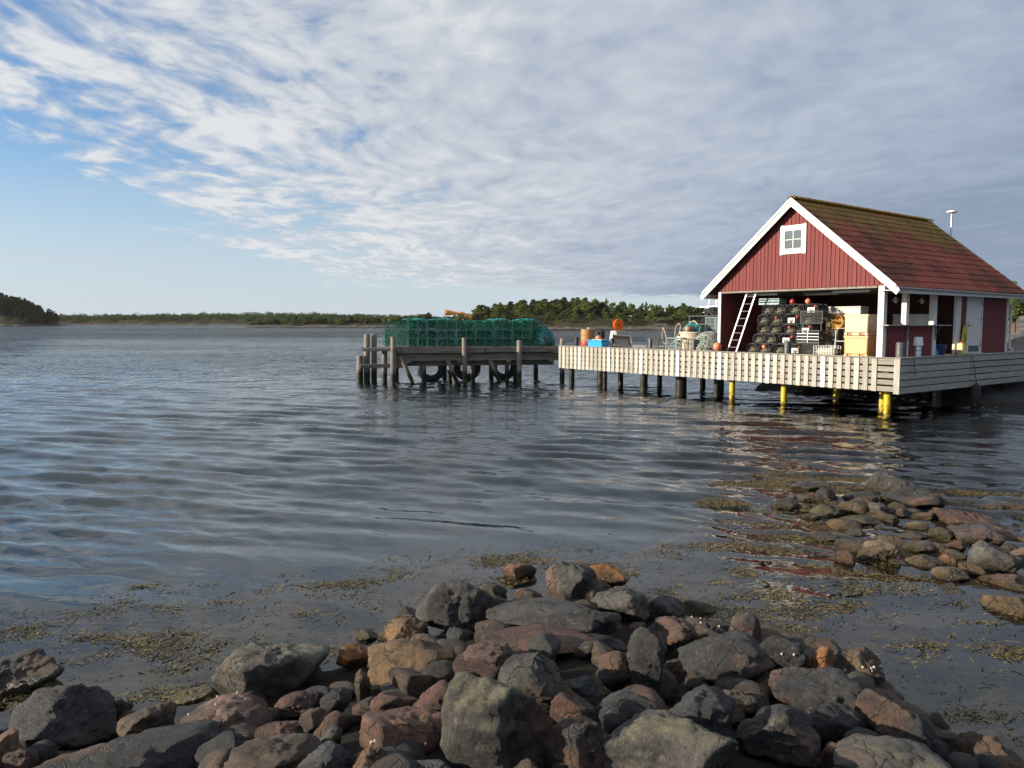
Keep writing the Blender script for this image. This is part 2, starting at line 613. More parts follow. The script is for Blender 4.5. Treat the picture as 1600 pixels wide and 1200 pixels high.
def mat_glass():
    m, n = newmat('window_pane')
    fr = n.add('ShaderNodeFresnel', ins={'IOR': 1.9})
    a = n.add('ShaderNodeBsdfDiffuse', ins={'Color': (0.03, 0.035, 0.04, 1)})
    g = n.add('ShaderNodeBsdfGlossy', ins={'Color': (0.95, 0.97, 1, 1), 'Roughness': 0.02})
    mx = n.add('ShaderNodeMixShader', ins={0: n.math('ADD', fr.outputs[0], 0.06, clamp=True), 1: a.outputs[0], 2: g.outputs[0]})
    n.add('ShaderNodeOutputMaterial', ins={'Surface': mx.outputs[0]})
    return m


M['pane'] = mat_glass()


def mat_tile():
    m, n = newmat('roof_tile')
    tcn = n.add('ShaderNodeTexCoord')
    g = n.add('ShaderNodeNewGeometry')
    oi = n.add('ShaderNodeObjectInfo')
    wp = g.outputs['Position']
    # roof frame: along the ridge and up the slope (moss grows on the upper courses)
    n1 = n.noise(wp, 1.3, 5.0, 0.65)
    n2 = n.noise(wp, 14.0, 5.0, 0.7)
    z = n.add('ShaderNodeSeparateXYZ', ins={0: wp}).outputs[2]
    x = n.add('ShaderNodeSeparateXYZ', ins={0: wp}).outputs[0]
    base = n.mix(n.step(n2, 0.35, 0.7), (0.24, 0.062, 0.042), (0.42, 0.11, 0.07))
    grime = n.step(n.math('ADD', n.noise(wp, 0.7, 4.0, 0.6), n.math('MULTIPLY', n2, 0.2)), 0.5, 0.75)
    base = n.mix(n.math('MULTIPLY', grime, 0.65), base, (0.055, 0.04, 0.03))
    k = n.math('MULTIPLY_ADD', oi.outputs['Random'], 0.3, 0.85)
    base = n.mix(1.0, base, n.add('ShaderNodeCombineColor', ins={0: k, 1: k, 2: k}).outputs[0], 'MULTIPLY')
    mm = n.math('ADD', n.math('MULTIPLY', n.math('SUBTRACT', z, 5.35), 0.62), n.math('MULTIPLY', n.math('SUBTRACT', x, 15.0), 0.03))
    mm = n.math('ADD', mm, n.math('MULTIPLY', n.math('SUBTRACT', n1, 0.5), 2.3))
    mm = n.math('ADD', mm, n.math('MULTIPLY', n.math('SUBTRACT', n2, 0.5), 1.2))
    moss = n.math('MULTIPLY', n.step(mm, 0.0, 0.9), 0.85)
    mc = n.mix(n2, (0.13, 0.095, 0.02), (0.33, 0.24, 0.05))
    c = n.mix(moss, base, mc)
    b = n.add('ShaderNodeBsdfPrincipled', ins={'Base Color': c, 'Roughness': 0.85, 'Specular IOR Level': 0.25})
    bp = n.add('ShaderNodeBump', ins={'Height': n2, 'Strength': 0.5, 'Distance': 0.01})
    n.put(b, 'Normal', bp.outputs[0])
    finish(n, b)
    return m


M['tile'] = mat_tile()


def mat_yellow_pile():
    m, n = newmat('yellow_pile')
    g = n.add('ShaderNodeNewGeometry')
    wp = g.outputs['Position']
    n1 = n.noise(wp, 9.0, 5.0, 0.7)
    z = n.add('ShaderNodeSeparateXYZ', ins={0: wp}).outputs[2]
    c = n.mix(n1, (0.46, 0.31, 0.012), (0.60, 0.42, 0.02))
    a = n.step(n.math('ADD', z, n.math('MULTIPLY', n.math('SUBTRACT', n1, 0.5), 1.6)), 0.30, -0.05)
    c = n.mix(a, c, (0.06, 0.045, 0.01))
    sc = n.step(n.noise(wp, 5.0, 6.0, 0.75), 0.58, 0.68)
    c = n.mix(n.math('MULTIPLY', sc, 0.75), c, (0.05, 0.04, 0.02))
    b = n.add('ShaderNodeBsdfPrincipled', ins={'Base Color': c, 'Roughness': 0.5})
    finish(n, b)
    return m


M['ypile'] = mat_yellow_pile()


def mat_leaf(name, c0, c1, rnd=0.25, trans=0.25):
    m, n = newmat(name)
    oi = n.add('ShaderNodeObjectInfo')
    g = n.add('ShaderNodeNewGeometry')
    nz = n.noise(g.outputs['Position'], 0.45, 3.0, 0.6)
    rr = n.add('ShaderNodeNewGeometry').outputs['Random Per Island']
    c = n.mix(n.math('MULTIPLY_ADD', rr, 0.6, n.math('MULTIPLY', n.step(nz, 0.3, 0.7), 0.4)), c0, c1)
    k = n.math('MULTIPLY_ADD', oi.outputs['Random'], 2 * rnd, 1 - rnd)
    c = n.mix(1.0, c, n.add('ShaderNodeCombineColor', ins={0: k, 1: k, 2: k}).outputs[0], 'MULTIPLY')
    d = n.add('ShaderNodeBsdfDiffuse', ins={'Color': c})
    t = n.add('ShaderNodeBsdfTranslucent', ins={'Color': c})
    mx = n.add('ShaderNodeMixShader', ins={0: trans, 1: d.outputs[0], 2: t.outputs[0]})
    n.add('ShaderNodeOutputMaterial', ins={'Surface': mx.outputs[0]})
    return m


M['pine'] = mat_leaf('pine_needles', (0.05, 0.07, 0.022), (0.21, 0.24, 0.07))
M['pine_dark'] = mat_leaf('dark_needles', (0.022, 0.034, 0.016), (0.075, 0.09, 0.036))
M['birch'] = mat_leaf('spring_leaves', (0.07, 0.13, 0.018), (0.17, 0.25, 0.04), trans=0.35)
M['bark'] = mat_plain('pine_bark', (0.13, 0.085, 0.055), 0.9, 0.3, 3.0)

# ================================================================== SETTING: water, shore, islands
YB = (np.array([-40, -8, -4.9, -2.4, -0.8, 0.8, 1.5, 2.3, 3.2, 5.4, 8.3, 14, 40]),
      np.array([7.0, 7.0, 7.4, 8.4, 9.5, 9.6, 9.1, 9.6, 13.0, 14.4, 12.8, 12, 12]))
YS = (np.array([-60, -20, -8, -3.82, -2.28, -1.44, -0.98, 0.21, 0.9, 1.46, 2.27, 2.63, 2.85, 3.2, 6, 20, 60]),
      np.array([3.5, 4.0, 5.0, 5.5, 5.65, 6.4, 7.1, 8.3, 8.0, 7.2, 6.9, 6.5, 5.6, 4.7, 3.0, 2.5, 2.0]))


def weed_edge(x):
    return np.interp(x, *YB)


def shore_y(x):
    return np.interp(x, *YS)


def reef(x, y):
    """low stone spit on the right"""
    a = np.exp(-(((x - 6.3) / 2.0) ** 2 + ((y - 10.6) / 1.9) ** 2) ** 2)
    b = np.exp(-(((x - 5.4) / 1.3) ** 2 + ((y - 8.6) / 1.2) ** 2) ** 2)
    return np.maximum(a, b)


def ground_z(x, y):
    x = np.asarray(x, float)
    y = np.asarray(y, float)
    d = shore_y(x) - y
    land = np.minimum(0.52, 0.15 * d) + 0.30 * np.maximum(0, 2.6 - y)
    land = np.minimum(land, 1.15)
    sea = np.maximum(0.16 * d, -0.22 + 0.055 * (d + 1.5)) - 0.03
    z = np.where(d > 0, land - 0.10, sea - 0.07)
    z = np.maximum(z, -4.5)
    far = sstep(y - weed_edge(x), 0.0, 7.0)
    z = z - 1.6 * far
    z = z + reef(x, y) * np.clip(-0.12 - z, 0, 5) * 0.95
    shoal = np.exp(-(((x - 3.7) / 1.7) ** 2 + ((y - 10.2) / 3.4) ** 2))
    z = np.where(z < -0.1, z + (-0.10 - z) * 0.9 * shoal, z)
    return np.maximum(z, -5.0)


# --- wave field
_w = []
_r = random.Random(5)
for lo, hi, cnt, spread, slope in ((2.4, 4.8, 6, 14, 0.010), (1.2, 2.0, 7, 8, 0.026), (0.5, 1.05, 24, 12, 0.056), (0.2, 0.5, 22, 22, 0.046)):
    for _ in range(cnt):
        lam = lo * (hi / lo) ** _r.random()
        th = R(-106 + _r.gauss(0, spread))
        _w.append((lam, th, slope * lam / (2 * math.pi) * _r.uniform(0.6, 1.4), _r.uniform(0, 6.283)))


def wave_z(x, y, sp):
    we = weed_edge(x)
    off = y - (we - np.maximum(we - 8.0, 0) * sstep(x, 1.6, 3.2))
    calm = sstep(off, -1.0, 4.5)
    east = sstep(x / np.maximum(y, 1.0), 0.05, 0.3)          # lee of the dock
    z = np.zeros_like(x)
    patch = 0.85 + 0.3 * np.sin(0.31 * x + 0.17 * y) * np.sin(0.11 * x - 0.23 * y + 1.0)
    for lam, th, a, ph in _w:
        k = 2 * math.pi / lam
        w = np.clip(lam / (sp * 2.6) - 0.6, 0, 1)
        if lam < 0.42:
            env = (0.03 + 0.97 * calm) * patch
        elif lam < 1.0:
            env = (0.04 + 0.96 * calm) * patch * (1 - 0.1 * east)
        else:
            env = (0.10 + 0.90 * sstep(off, -1.2, 2.2)) * (1 - 0.35 * east * sstep(off, 10, 0))
        bend = 0.2 * np.sin(0.4 * x + 0.2 * y + ph)
        z += a * w * env * np.sin(k * (x * math.cos(th) + y * math.sin(th)) + ph + bend)
    return z


def mat_water():
    m, n = newmat('sea_water')
    g = n.add('ShaderNodeNewGeometry')
    wp = g.outputs['Position']
    y = n.add('ShaderNodeSeparateXYZ', ins={0: wp}).outputs[1]
    offs = n.step(y, 16.0, 60.0)
    v = n.map(wp, rot=(0, 0, R(-14)), scale=(0.55, 1.3, 1.0))
    a = n.noise(v, 0.9, 3.0, 0.6, 0.3)
    b = n.noise(v, 3.6, 3.0, 0.6, 0.3)
    big = n.noise(n.map(wp, scale=(0.012, 0.03, 1)), 1.0, 3.0, 0.6)
    gust = n.step(big, 0.3, 0.7, 0.55, 1.25)
    h = n.math('ADD', n.math('MULTIPLY', a, 0.42), n.math('MULTIPLY', b, 0.13))
    h = n.math('MULTIPLY', n.math('MULTIPLY', h, offs), gust)
    fine = n.math('MULTIPLY', n.noise(v, 9.0, 2.0, 0.5), n.step(y, 9.0, 25.0, 0.0016, 0.016))
    h = n.math('ADD', h, fine)
    bp = n.add('ShaderNodeBump', ins={'Height': h, 'Strength': 1.0, 'Distance': 1.0})
    fr = n.add('ShaderNodeFresnel', ins={'IOR': 1.45, 'Normal': bp.outputs[0]})
    gl = n.add('ShaderNodeBsdfGlossy', ins={'Color': (1, 1, 1, 1), 'Roughness': 0.01, 'Normal': bp.outputs[0]})
    tr = n.add('ShaderNodeBsdfTransparent', ins={'Color': (0.80, 0.86, 0.82, 1)})
    mx = n.add('ShaderNodeMixShader', ins={0: fr.outputs[0], 1: tr.outputs[0], 2: gl.outputs[0]})
    n.add('ShaderNodeOutputMaterial', ins={'Surface': mx.outputs[0]})
    return m


def polar(rs, a0, a1, nc):
    an = np.linspace(a0, a1, nc)
    rr, aa = np.meshgrid(rs, an, indexing='ij')
    x = (rr * np.sin(aa)).ravel()
    y = (rr * np.cos(aa)).ravel()
    nr = len(rs)
    i = np.arange(nr - 1)[:, None] * nc + np.arange(nc - 1)[None, :]
    f = np.stack([i, i + 1, i + nc + 1, i + nc], -1).reshape(-1, 4)
    return x, y, rr.ravel(), f


def make_water():
    rs = list(3.0 * 1.0054 ** np.arange(0, 730))
    while rs[-1] < 9000:
        rs.append(rs[-1] * 1.07)
    rs = np.array(rs)
    x, y, rr, f = polar(rs, R(-60), R(60), 640)
    sp = np.maximum(rr * 0.0054, rr * R(120) / 640)
    z = wave_z(x, y, sp)

    me = np_mesh('water', np.stack([x, y, z], -1), f, mat_water(), True)
    tag(link('water', me), kind='structure')


make_water()


def mat_bed():
    m, n = newmat('shallow_bed')
    g = n.add('ShaderNodeNewGeometry')
    wp = g.outputs['Position']
    s = n.add('ShaderNodeSeparateXYZ', ins={0: wp})
    v = n.map(wp, rot=(0, 0, R(20)), scale=(0.8, 1.5, 1.0))
    a = n.noise(v, 1.1, 5.0, 0.65, 0.5)
    b = n.noise(v, 6.0, 6.0, 0.7, 0.4)
    c = n.noise(v, 24.0, 4.0, 0.7)
    col = n.mix(n.step(b, 0.35, 0.65), (0.06, 0.05, 0.036), (0.22, 0.165, 0.105))
    col = n.mix(n.math('MULTIPLY', n.step(a, 0.50, 0.62), 0.9), col, n.mix(c, (0.32, 0.16, 0.11), (0.55, 0.33, 0.21)))   # pinkish filament weed
    col = n.mix(n.math('MULTIPLY', n.step(n.noise(v, 2.3, 5.0, 0.6), 0.58, 0.66), 0.9), col, n.mix(c, (0.26, 0.17, 0.03), (0.50, 0.33, 0.07)))  # ochre weed
    col = n.mix(n.math('MULTIPLY', n.step(c, 0.60, 0.72), 0.5), col, (0.16, 0.14, 0.11))
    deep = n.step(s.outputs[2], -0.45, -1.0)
    col = n.mix(deep, col, n.mix(a, (0.085, 0.135, 0.165), (0.11, 0.17, 0.20)))  # light scattered up by deep water, painted into the bed colour
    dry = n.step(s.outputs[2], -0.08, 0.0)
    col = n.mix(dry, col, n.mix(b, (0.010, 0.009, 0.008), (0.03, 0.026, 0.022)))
    bs = n.add('ShaderNodeBsdfPrincipled', ins={'Base Color': col, 'Roughness': 0.9, 'Specular IOR Level': 0.1})
    bp = n.add('ShaderNodeBump', ins={'Height': n.math('ADD', b, c), 'Strength': 0.6, 'Distance': 0.05})
    n.put(bs, 'Normal', bp.outputs[0])
    finish(n, bs)
    return m


def make_bed():
    xs = np.concatenate([np.linspace(-60, -14, 24)[:-1], np.linspace(-14, 18, 220), np.linspace(18, 60, 22)[1:]])
    ys = np.concatenate([np.linspace(-12, -2, 10)[:-1], np.linspace(-2, 20, 160), np.linspace(20, 60, 20)[1:], [200, 1000, 9000]])
    xx, yy = np.meshgrid(xs, ys)
    x, y = xx.ravel(), yy.ravel()
    z = ground_z(x, y) + 0.05 * fbm(np.stack([x * 1.3, y * 1.3, 0 * x], -1), 3, 4)
    x = np.where(y > 60, x * (y / 40.0), x)
    nx, ny = len(xs), len(ys)
    i = np.arange(ny - 1)[:, None] * nx + np.arange(nx - 1)[None, :]
    f = np.stack([i, i + 1, i + nx + 1, i + nx], -1).reshape(-1, 4)
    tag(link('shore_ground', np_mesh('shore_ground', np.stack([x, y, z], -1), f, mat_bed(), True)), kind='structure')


make_bed()


# --- islands
def mat_island():
    m, n = newmat('island_ground')
    g = n.add('ShaderNodeNewGeometry')
    wp = g.outputs['Position']
    nz = n.add('ShaderNodeSeparateXYZ', ins={0: g.outputs['Normal']}).outputs[2]
    z = n.add('ShaderNodeSeparateXYZ', ins={0: wp}).outputs[2]
    a = n.noise(wp, 0.12, 6.0, 0.65)
    b = n.noise(n.map(wp, scale=(0.5, 0.5, 1.6)), 0.6, 6.0, 0.7)
    rock = n.mix(n.step(b, 0.3, 0.7), (0.06, 0.055, 0.052), (0.19, 0.165, 0.15))
    heath = n.mix(b, (0.022, 0.028, 0.011), (0.075, 0.062, 0.028))
    k = n.step(n.math('ADD', n.math('MULTIPLY', n.math('SUBTRACT', a, 0.5), 5.0), z), 0.9, 2.0)
    c = n.mix(k, rock, heath)
    c = n.mix(n.step(n.math('ADD', z, n.math('MULTIPLY', b, 0.5)), 0.75, 0.45), c, (0.03, 0.028, 0.026))
    bs = n.add('ShaderNodeBsdfPrincipled', ins={'Base Color': c, 'Roughness': 0.95, 'Specular IOR Level': 0.1})
    bp = n.add('ShaderNodeBump', ins={'Height': b, 'Strength': 1.0, 'Distance': 1.2})
    n.put(bs, 'Normal', bp.outputs[0])
    finish(n, bs)
    return m


M['island'] = mat_island()


def island(name, x0, x1, y0, y1, hfun, nx=90, ny=40, seed=1, rough=1.0, kind='structure'):
    xs = np.linspace(x0, x1, nx)
    ys = np.linspace(y0, y1, ny)
    xx, yy = np.meshgrid(xs, ys)
    x, y = xx.ravel(), yy.ravel()
    u = (x - x0) / (x1 - x0)
    v = (y - y0) / (y1 - y0)
    z = hfun(x, y, u, v)
    L = (x1 - x0)
    z = z + rough * fbm(np.stack([x / 9.0, y / 9.0, 0 * x], -1), seed, 5, 0.55) * np.clip(z + 0.6, 0.15, 1.3)
    i = np.arange(ny - 1)[:, None] * nx + np.arange(nx - 1)[None, :]
    f = np.stack([i, i + 1, i + nx + 1, i + nx], -1).reshape(-1, 4)
    o = link(name, np_mesh(name, np.stack([x, y, z], -1), f, M['island'], True))
    tag(o, kind=kind)
    zg = z.reshape(ny, nx)

    def height(px, py):
        a = min(max((px - x0) / (x1 - x0) * (nx - 1), 0), nx - 1.001)
        b = min(max((py - y0) / (y1 - y0) * (ny - 1), 0), ny - 1.001)
        i0, j0 = int(a), int(b)
        fa, fb = a - i0, b - j0
        return float((zg[j0, i0] * (1 - fa) + zg[j0, i0 + 1] * fa) * (1 - fb) + (zg[j0 + 1, i0] * (1 - fa) + zg[j0 + 1, i0 + 1] * fa) * fb)
    return height


def dome(top, ex=2.2):
    def h(x, y, u, v):
        s = np.clip(1 - np.abs(2 * v - 1) ** ex, 0, 1) ** 0.8
        e = np.clip(np.minimum(u, 1 - u) / 0.08, 0, 1) ** 0.7
        return np.interp(x, *top) * s * e - 0.9
    return h


ISL = island('wooded_islet', -24, 150, 338, 440, dome(((-24, -8, 0, 20, 45, 70, 100, 150), (4.6, 5.8, 6.6, 8.6, 8.0, 7.2, 6.0, 4.5))), 120, 60, 3, 0.8)
ISM = island('far_point', -175, 10, 470, 560, dome(((-175, -120, -60, 10), (2.2, 2.8, 3.6, 5.0))), 110, 40, 5, 0.9)
ISF = island('far_shore', -760, -60, 900, 1400, dome(((-760, -520, -380, -240, -120, -60), (7, 8, 11, 9.5, 6.5, 5))), 150, 60, 7, 2.0)
ISL2 = island('left_headland', -640, -412, 655, 740, dome(((-640, -500, -465, -440, -425, -412), (26, 24, 19, 12, 6, 0.6))), 100, 60, 9, 1.5)


# --- foliage
def leaf_quads(cent, rad, per, size, rs, flat=0.6, droop=0.0):
    """random small leaf faces through ellipsoidal clumps -> verts, faces"""
    V, Fc = [], []
    for c, r in zip(cent, rad):
        d = rs.normal(size=(per, 3))
        d /= np.linalg.norm(d, axis=1)[:, None]
        q = np.array(c) + d * (rs.uniform(0.25, 1.0, (per, 1)) ** 0.5) * np.array([r, r, r * flat])
        q[:, 2] -= droop * rs.uniform(0, 1, per)
        a = rs.normal(size=(per, 3))
        a /= np.linalg.norm(a, axis=1)[:, None]
        b = np.cross(a, rs.normal(size=(per, 3)))
        b /= np.linalg.norm(b, axis=1)[:, None] + 1e-9
        s = size * rs.uniform(0.55, 1.25, (per, 1))
        V.append(np.stack([q - a * s, q + b * s * 0.55, q + a * s, q - b * s * 0.55], 1).reshape(-1, 3))
    V = np.concatenate(V)
    Fc = np.arange(len(V)).reshape(-1, 4)
    return V, Fc


def pine_meshes(seed, h=8.0, leaf=0.36, per=110, mat=None, narrow=1.0, low=0.32):
    rs = np.random.default_rng(seed)
    mb = MB()
    bend = rs.normal(0, 0.25, 2)
    tr = [(bend[0] * t * t, bend[1] * t * t, h * 0.95 * t - 0.6 * (t == 0)) for t in (0, 0.25, 0.5, 0.75, 1)]
    mb.tube(tr, [0.16, 0.13, 0.10, 0.06, 0.02], 6)
    cent, rad = [], []
    n = 15
    for i in range(n):
        t = low + (1 - low) * (i + 0.5) / n
        wdt = (2.3 * (1 - ((t - low) / (1 - low)) ** 1.7) + 0.35) * narrow
        a = i * 2.4 + rs.uniform(-0.5, 0.5)
        d = wdt * rs.uniform(0.35, 0.95)
        c = (bend[0] * t * t + math.cos(a) * d, bend[1] * t * t + math.sin(a) * d, h * t)
        cent.append(c)
        rad.append(rs.uniform(0.55, 1.0) * (0.5 + 0.45 * wdt))
        b0 = (bend[0] * t * t, bend[1] * t * t, h * t - 0.5)
        mb.tube([b0, ((b0[0] + c[0]) / 2, (b0[1] + c[1]) / 2, h * t - 0.3), c], [0.05, 0.035, 0.012], 4, caps=False)
    cent.append((bend[0], bend[1], h * 0.98))
    rad.append(0.5)
    V, Fc = leaf_quads(cent, rad, per, leaf, rs, 0.55)
    return mb.mesh('trunk', M['bark'], True), np_mesh('crown', V, Fc, mat, False)


def broad_meshes(seed, h=6.0, leaf=0.24, per=90, mat=None, n=16, wid=2.2):
    rs = np.random.default_rng(seed)
    mb = MB()
    mb.tube([(0, 0, -0.5), (0.05, 0.05, h * 0.3), (0.1, 0, h * 0.6), (0.1, 0.1, h * 0.9)], [0.14, 0.11, 0.07, 0.02], 6)
    cent, rad = [], []
    for i in range(n):
        d = rs.normal(size=3)
        d /= np.linalg.norm(d)
        rr = rs.uniform(0.3, 1.0)
        c = (d[0] * wid * rr * 0.8, d[1] * wid * rr * 0.8, h * 0.58 + d[2] * h * 0.34 * rr)
        cent.append(c)
        rad.append(rs.uniform(0.5, 0.95) * wid * 0.42)
        mb.tube([(0.05, 0.02, h * 0.35), (c[0] * 0.5, c[1] * 0.5, h * 0.5), c], [0.045, 0.03, 0.01], 4, caps=False)
    V, Fc = leaf_quads(cent, rad, per, leaf, rs, 0.8)
    return mb.mesh('trunk', M['bark'], True), np_mesh('crown', V, Fc, mat, False)


PINES = [pine_meshes(s, mat=M['pine'], narrow=nr) for s, nr in ((1, 1.0), (2, 1.25), (3, 0.8), (4, 1.1), (5, 0.95))]
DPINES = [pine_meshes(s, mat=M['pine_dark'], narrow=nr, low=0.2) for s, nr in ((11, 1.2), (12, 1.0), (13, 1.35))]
BIRCH = [broad_meshes(s, mat=M['birch']) for s in (21, 22, 23)]


def tree(name, meshes, x, y, z, hs, ws, rz, label, group):
    t = thing(name, label, 'tree', (x, y, z), (0, 0, rz), group)
    t.scale = (ws, ws, hs)
    link('trunk', meshes[0], t)
    link('crown', meshes[1], t)
    return t


def plant_islands():
    r = random.Random(21)
    top = ((-24, -17, -12, 0, 12, 29, 44, 58, 70, 82, 92, 104, 150), (8.0, 11.3, 12.2, 12.6, 13.4, 14.8, 13.8, 12.6, 12.2, 11.4, 9.2, 7.5, 6))
    # wooded islet: rows from the back (skyline) to the front slope
    for row, (v, cnt, k) in enumerate(((404, 42, 1.0), (390, 44, 0.96), (378, 42, 0.86), (368, 36, 0.74), (359, 20, 0.58))):
        for i in range(cnt):
            x = -17 + (i + r.uniform(-0.4, 0.9)) / cnt * 125
            y = v + r.uniform(-5, 5)
            z = ISL(x, y) - 0.15
            if z < 0.8:
                continue
            persp = y / 350.0
            t = (CAM_H + (np.interp(x / persp, *top) - CAM_H) * persp) * k
            hh = max(2.6, min(10.5, t - z)) * r.uniform(0.78, 1.04)
            green = row == 0 and 48 < x < 84
            if green:
                hh *= 1.12
            elif 46 < x < 82 and row < 3:
                hh *= 0.72
            if green or r.random() < 0.07:
                tree('birch_tree', r.choice(BIRCH), x, y, z, hh / 6.0, r.uniform(0.8, 1.15), r.uniform(0, 6.28),
                     'bright spring green leafy tree among the dark pines of the wooded islet', 'bright green trees on the wooded islet')
            else:
                tree('pine_tree', r.choice(PINES if r.random() < 0.75 else DPINES), x, y, z, hh / 8.0, r.uniform(1.0, 1.4) * (0.65 + hh / 20), r.uniform(0, 6.28),
                     'dark green pine in the wood on the islet behind the dock', 'pines on the wooded islet')
    for i in range(16):
        x = r.uniform(-10, 95)
        y = r.uniform(346, 356)
        z = ISL(x, y) - 0.1
        if z < 0.5:
            continue
        tree('young_pine', r.choice(PINES), x, y, z, r.uniform(0.22, 0.4), r.uniform(0.3, 0.5), r.uniform(0, 6.28),
             'small young pine on the bare rock slope at the foot of the wooded islet', 'young pines at the foot of the wooded islet')
    # low point behind the trap stack
    for i in range(62):
        x = -86 + (i + r.uniform(-0.4, 0.4)) / 62 * 88
        y = r.choice((505, 518)) + r.uniform(-5, 5)
        z = ISM(x, y) - 0.15
        hh = r.uniform(3.8, 6.6)
        if r.random() < 0.35:
            tree('birch_tree', r.choice(BIRCH), x, y, z, hh / 6.5, r.uniform(0.9, 1.3), r.uniform(0, 6.28),
                 'light green leafy tree on the low point behind the green trap stack', 'leafy trees on the low point')
        else:
            tree('pine_tree', r.choice(PINES + DPINES), x, y, z, hh / 8.0, r.uniform(0.8, 1.3), r.uniform(0, 6.28),
                 'dark round-topped pine on the low point behind the green trap stack', 'pines on the low point')
    for i in range(34):
        x = -172 + (i + r.uniform(-0.4, 0.4)) / 34 * 84
        y = r.uniform(500, 522)
        z = ISM(x, y) - 0.15
        hh = r.uniform(3.0, 5.4)
        tree('pine_tree', r.choice(DPINES + PINES), x, y, z, hh / 8.0, r.uniform(0.8, 1.3), r.uniform(0, 6.28),
             'small dark pine on the low rocky point left of the old pier', 'pines left of the old pier')
    # left headland
    for i in range(130):
        x = -510 + (i + r.uniform(-0.5, 0.5)) / 130 * 90
        y = 697 + r.uniform(-22, 22)
        z = ISL2(x, y) - 0.3
        if z < 1.0:
            continue
        hh = min(12.5, max(6.0, np.interp(x, (-510, -466, -440, -426, -418), (34, 31, 22, 15, 9)) - z)) * r.uniform(0.85, 1.05)
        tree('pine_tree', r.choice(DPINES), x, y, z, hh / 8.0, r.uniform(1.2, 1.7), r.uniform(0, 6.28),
             'dark pine on the shadowed headland at the left edge', 'pines on the left headland')
    # far-off wood: one mass
    rs = np.random.default_rng(77)
    cent, rad = [], []
    for i in range(1500):
        x = rs.uniform(-700, -75)
        y = rs.uniform(960, 1240)
        z = ISF(x, y)
        if z < 1.6:
            continue
        hh = rs.uniform(5, 9.5)
        cent.append((x, y, z + hh * 0.5))
        rad.append(hh * 0.55)
    V, Fc = leaf_quads(cent, rad, 45, 1.0, rs, 0.9)
    o = link('far_wood', np_mesh('far_wood', V, Fc, mat_leaf('far_leaves', (0.03, 0.05, 0.018), (0.10, 0.14, 0.04)), False))
    tag(o, 'mixed green wood covering the far shore on the horizon', 'wood', kind='stuff')


plant_islands()

# ================================================================== SHORE ROCKS
def _ico(sub):
    bm = bmesh.new()
    bmesh.ops.create_icosphere(bm, subdivisions=sub, radius=1.0)
    bm.verts.ensure_lookup_table()
    v = np.array([p.co[:] for p in bm.verts])
    f = np.array([[q.index for q in p.verts] for p in bm.faces])
    bm.free()
    return v, f


ICO = {k: _ico(k) for k in (3, 4, 5)}


def rock_mesh(seed, half, sub=5, p=14.0, k=13, rough=0.055, tilt=0.0):
    rs = np.random.default_rng(seed)
    d, f = ICO[sub]
    nn = rs.normal(size=(k, 3))
    nn /= np.linalg.norm(nn, axis=1)[:, None]
    dist = rs.uniform(0.58, 1.0, k)
    dots = np.maximum(d @ nn.T, 0.04)
    rr = dist[None, :] / dots
    rr = np.concatenate([rr, np.full((len(d), 1), 1.12)], 1)
    r = (rr ** (-p)).sum(1) ** (-1.0 / p)
    v = d * r[:, None]
    o = rs.uniform(-50, 50, 3)
    big = fbm(v * 1.5 + o, seed, 2)
    v = v * (1 + 0.06 * big)[:, None]
    ext = np.abs(v).max(0)
    v = v / ext * np.array(half)
    if tilt:
        c, s = math.cos(tilt), math.sin(tilt)
        v = v @ np.array([[c, 0, -s], [0, 1, 0], [s, 0, c]]).T
    sz = float(np.cbrt(np.prod(half)))
    q = v / sz
    nrm = v / (np.linalg.norm(v, axis=1)[:, None] + 1e-9)
    chips = np.abs(fbm(q * 2.3 + o, seed + 9, 3, 0.5))
    fine = fbm(q * 6.0 + o, seed + 5, 3 if sub > 3 else 2, 0.6)
    ridge = 1 - np.abs(fbm(q * np.array([3.2, 3.2, 5.5]) + o * 1.7, seed + 31, 3, 0.5))
    v = v + nrm * (sz * rough * (fine * 0.55 - chips * 1.5 - 0.5 * sstep(ridge, 0.85, 1.0)))[:, None]
    return np_mesh('rock', v, f, M['rock'], True)


COLS = dict(dk=(0.038, 0.039, 0.042), gr=(0.082, 0.079, 0.075), bl=(0.048, 0.053, 0.061), rd=(0.165, 0.088, 0.060),
            oc=(0.22, 0.14, 0.068), br=(0.10, 0.073, 0.052), pk=(0.20, 0.13, 0.105), og=(0.30, 0.125, 0.03),
            tn=(0.23, 0.165, 0.105), ol=(0.085, 0.075, 0.042), rb=(0.10, 0.052, 0.038), ye=(0.30, 0.21, 0.045))
_rs = [100]
ROCK_TOPS = {}


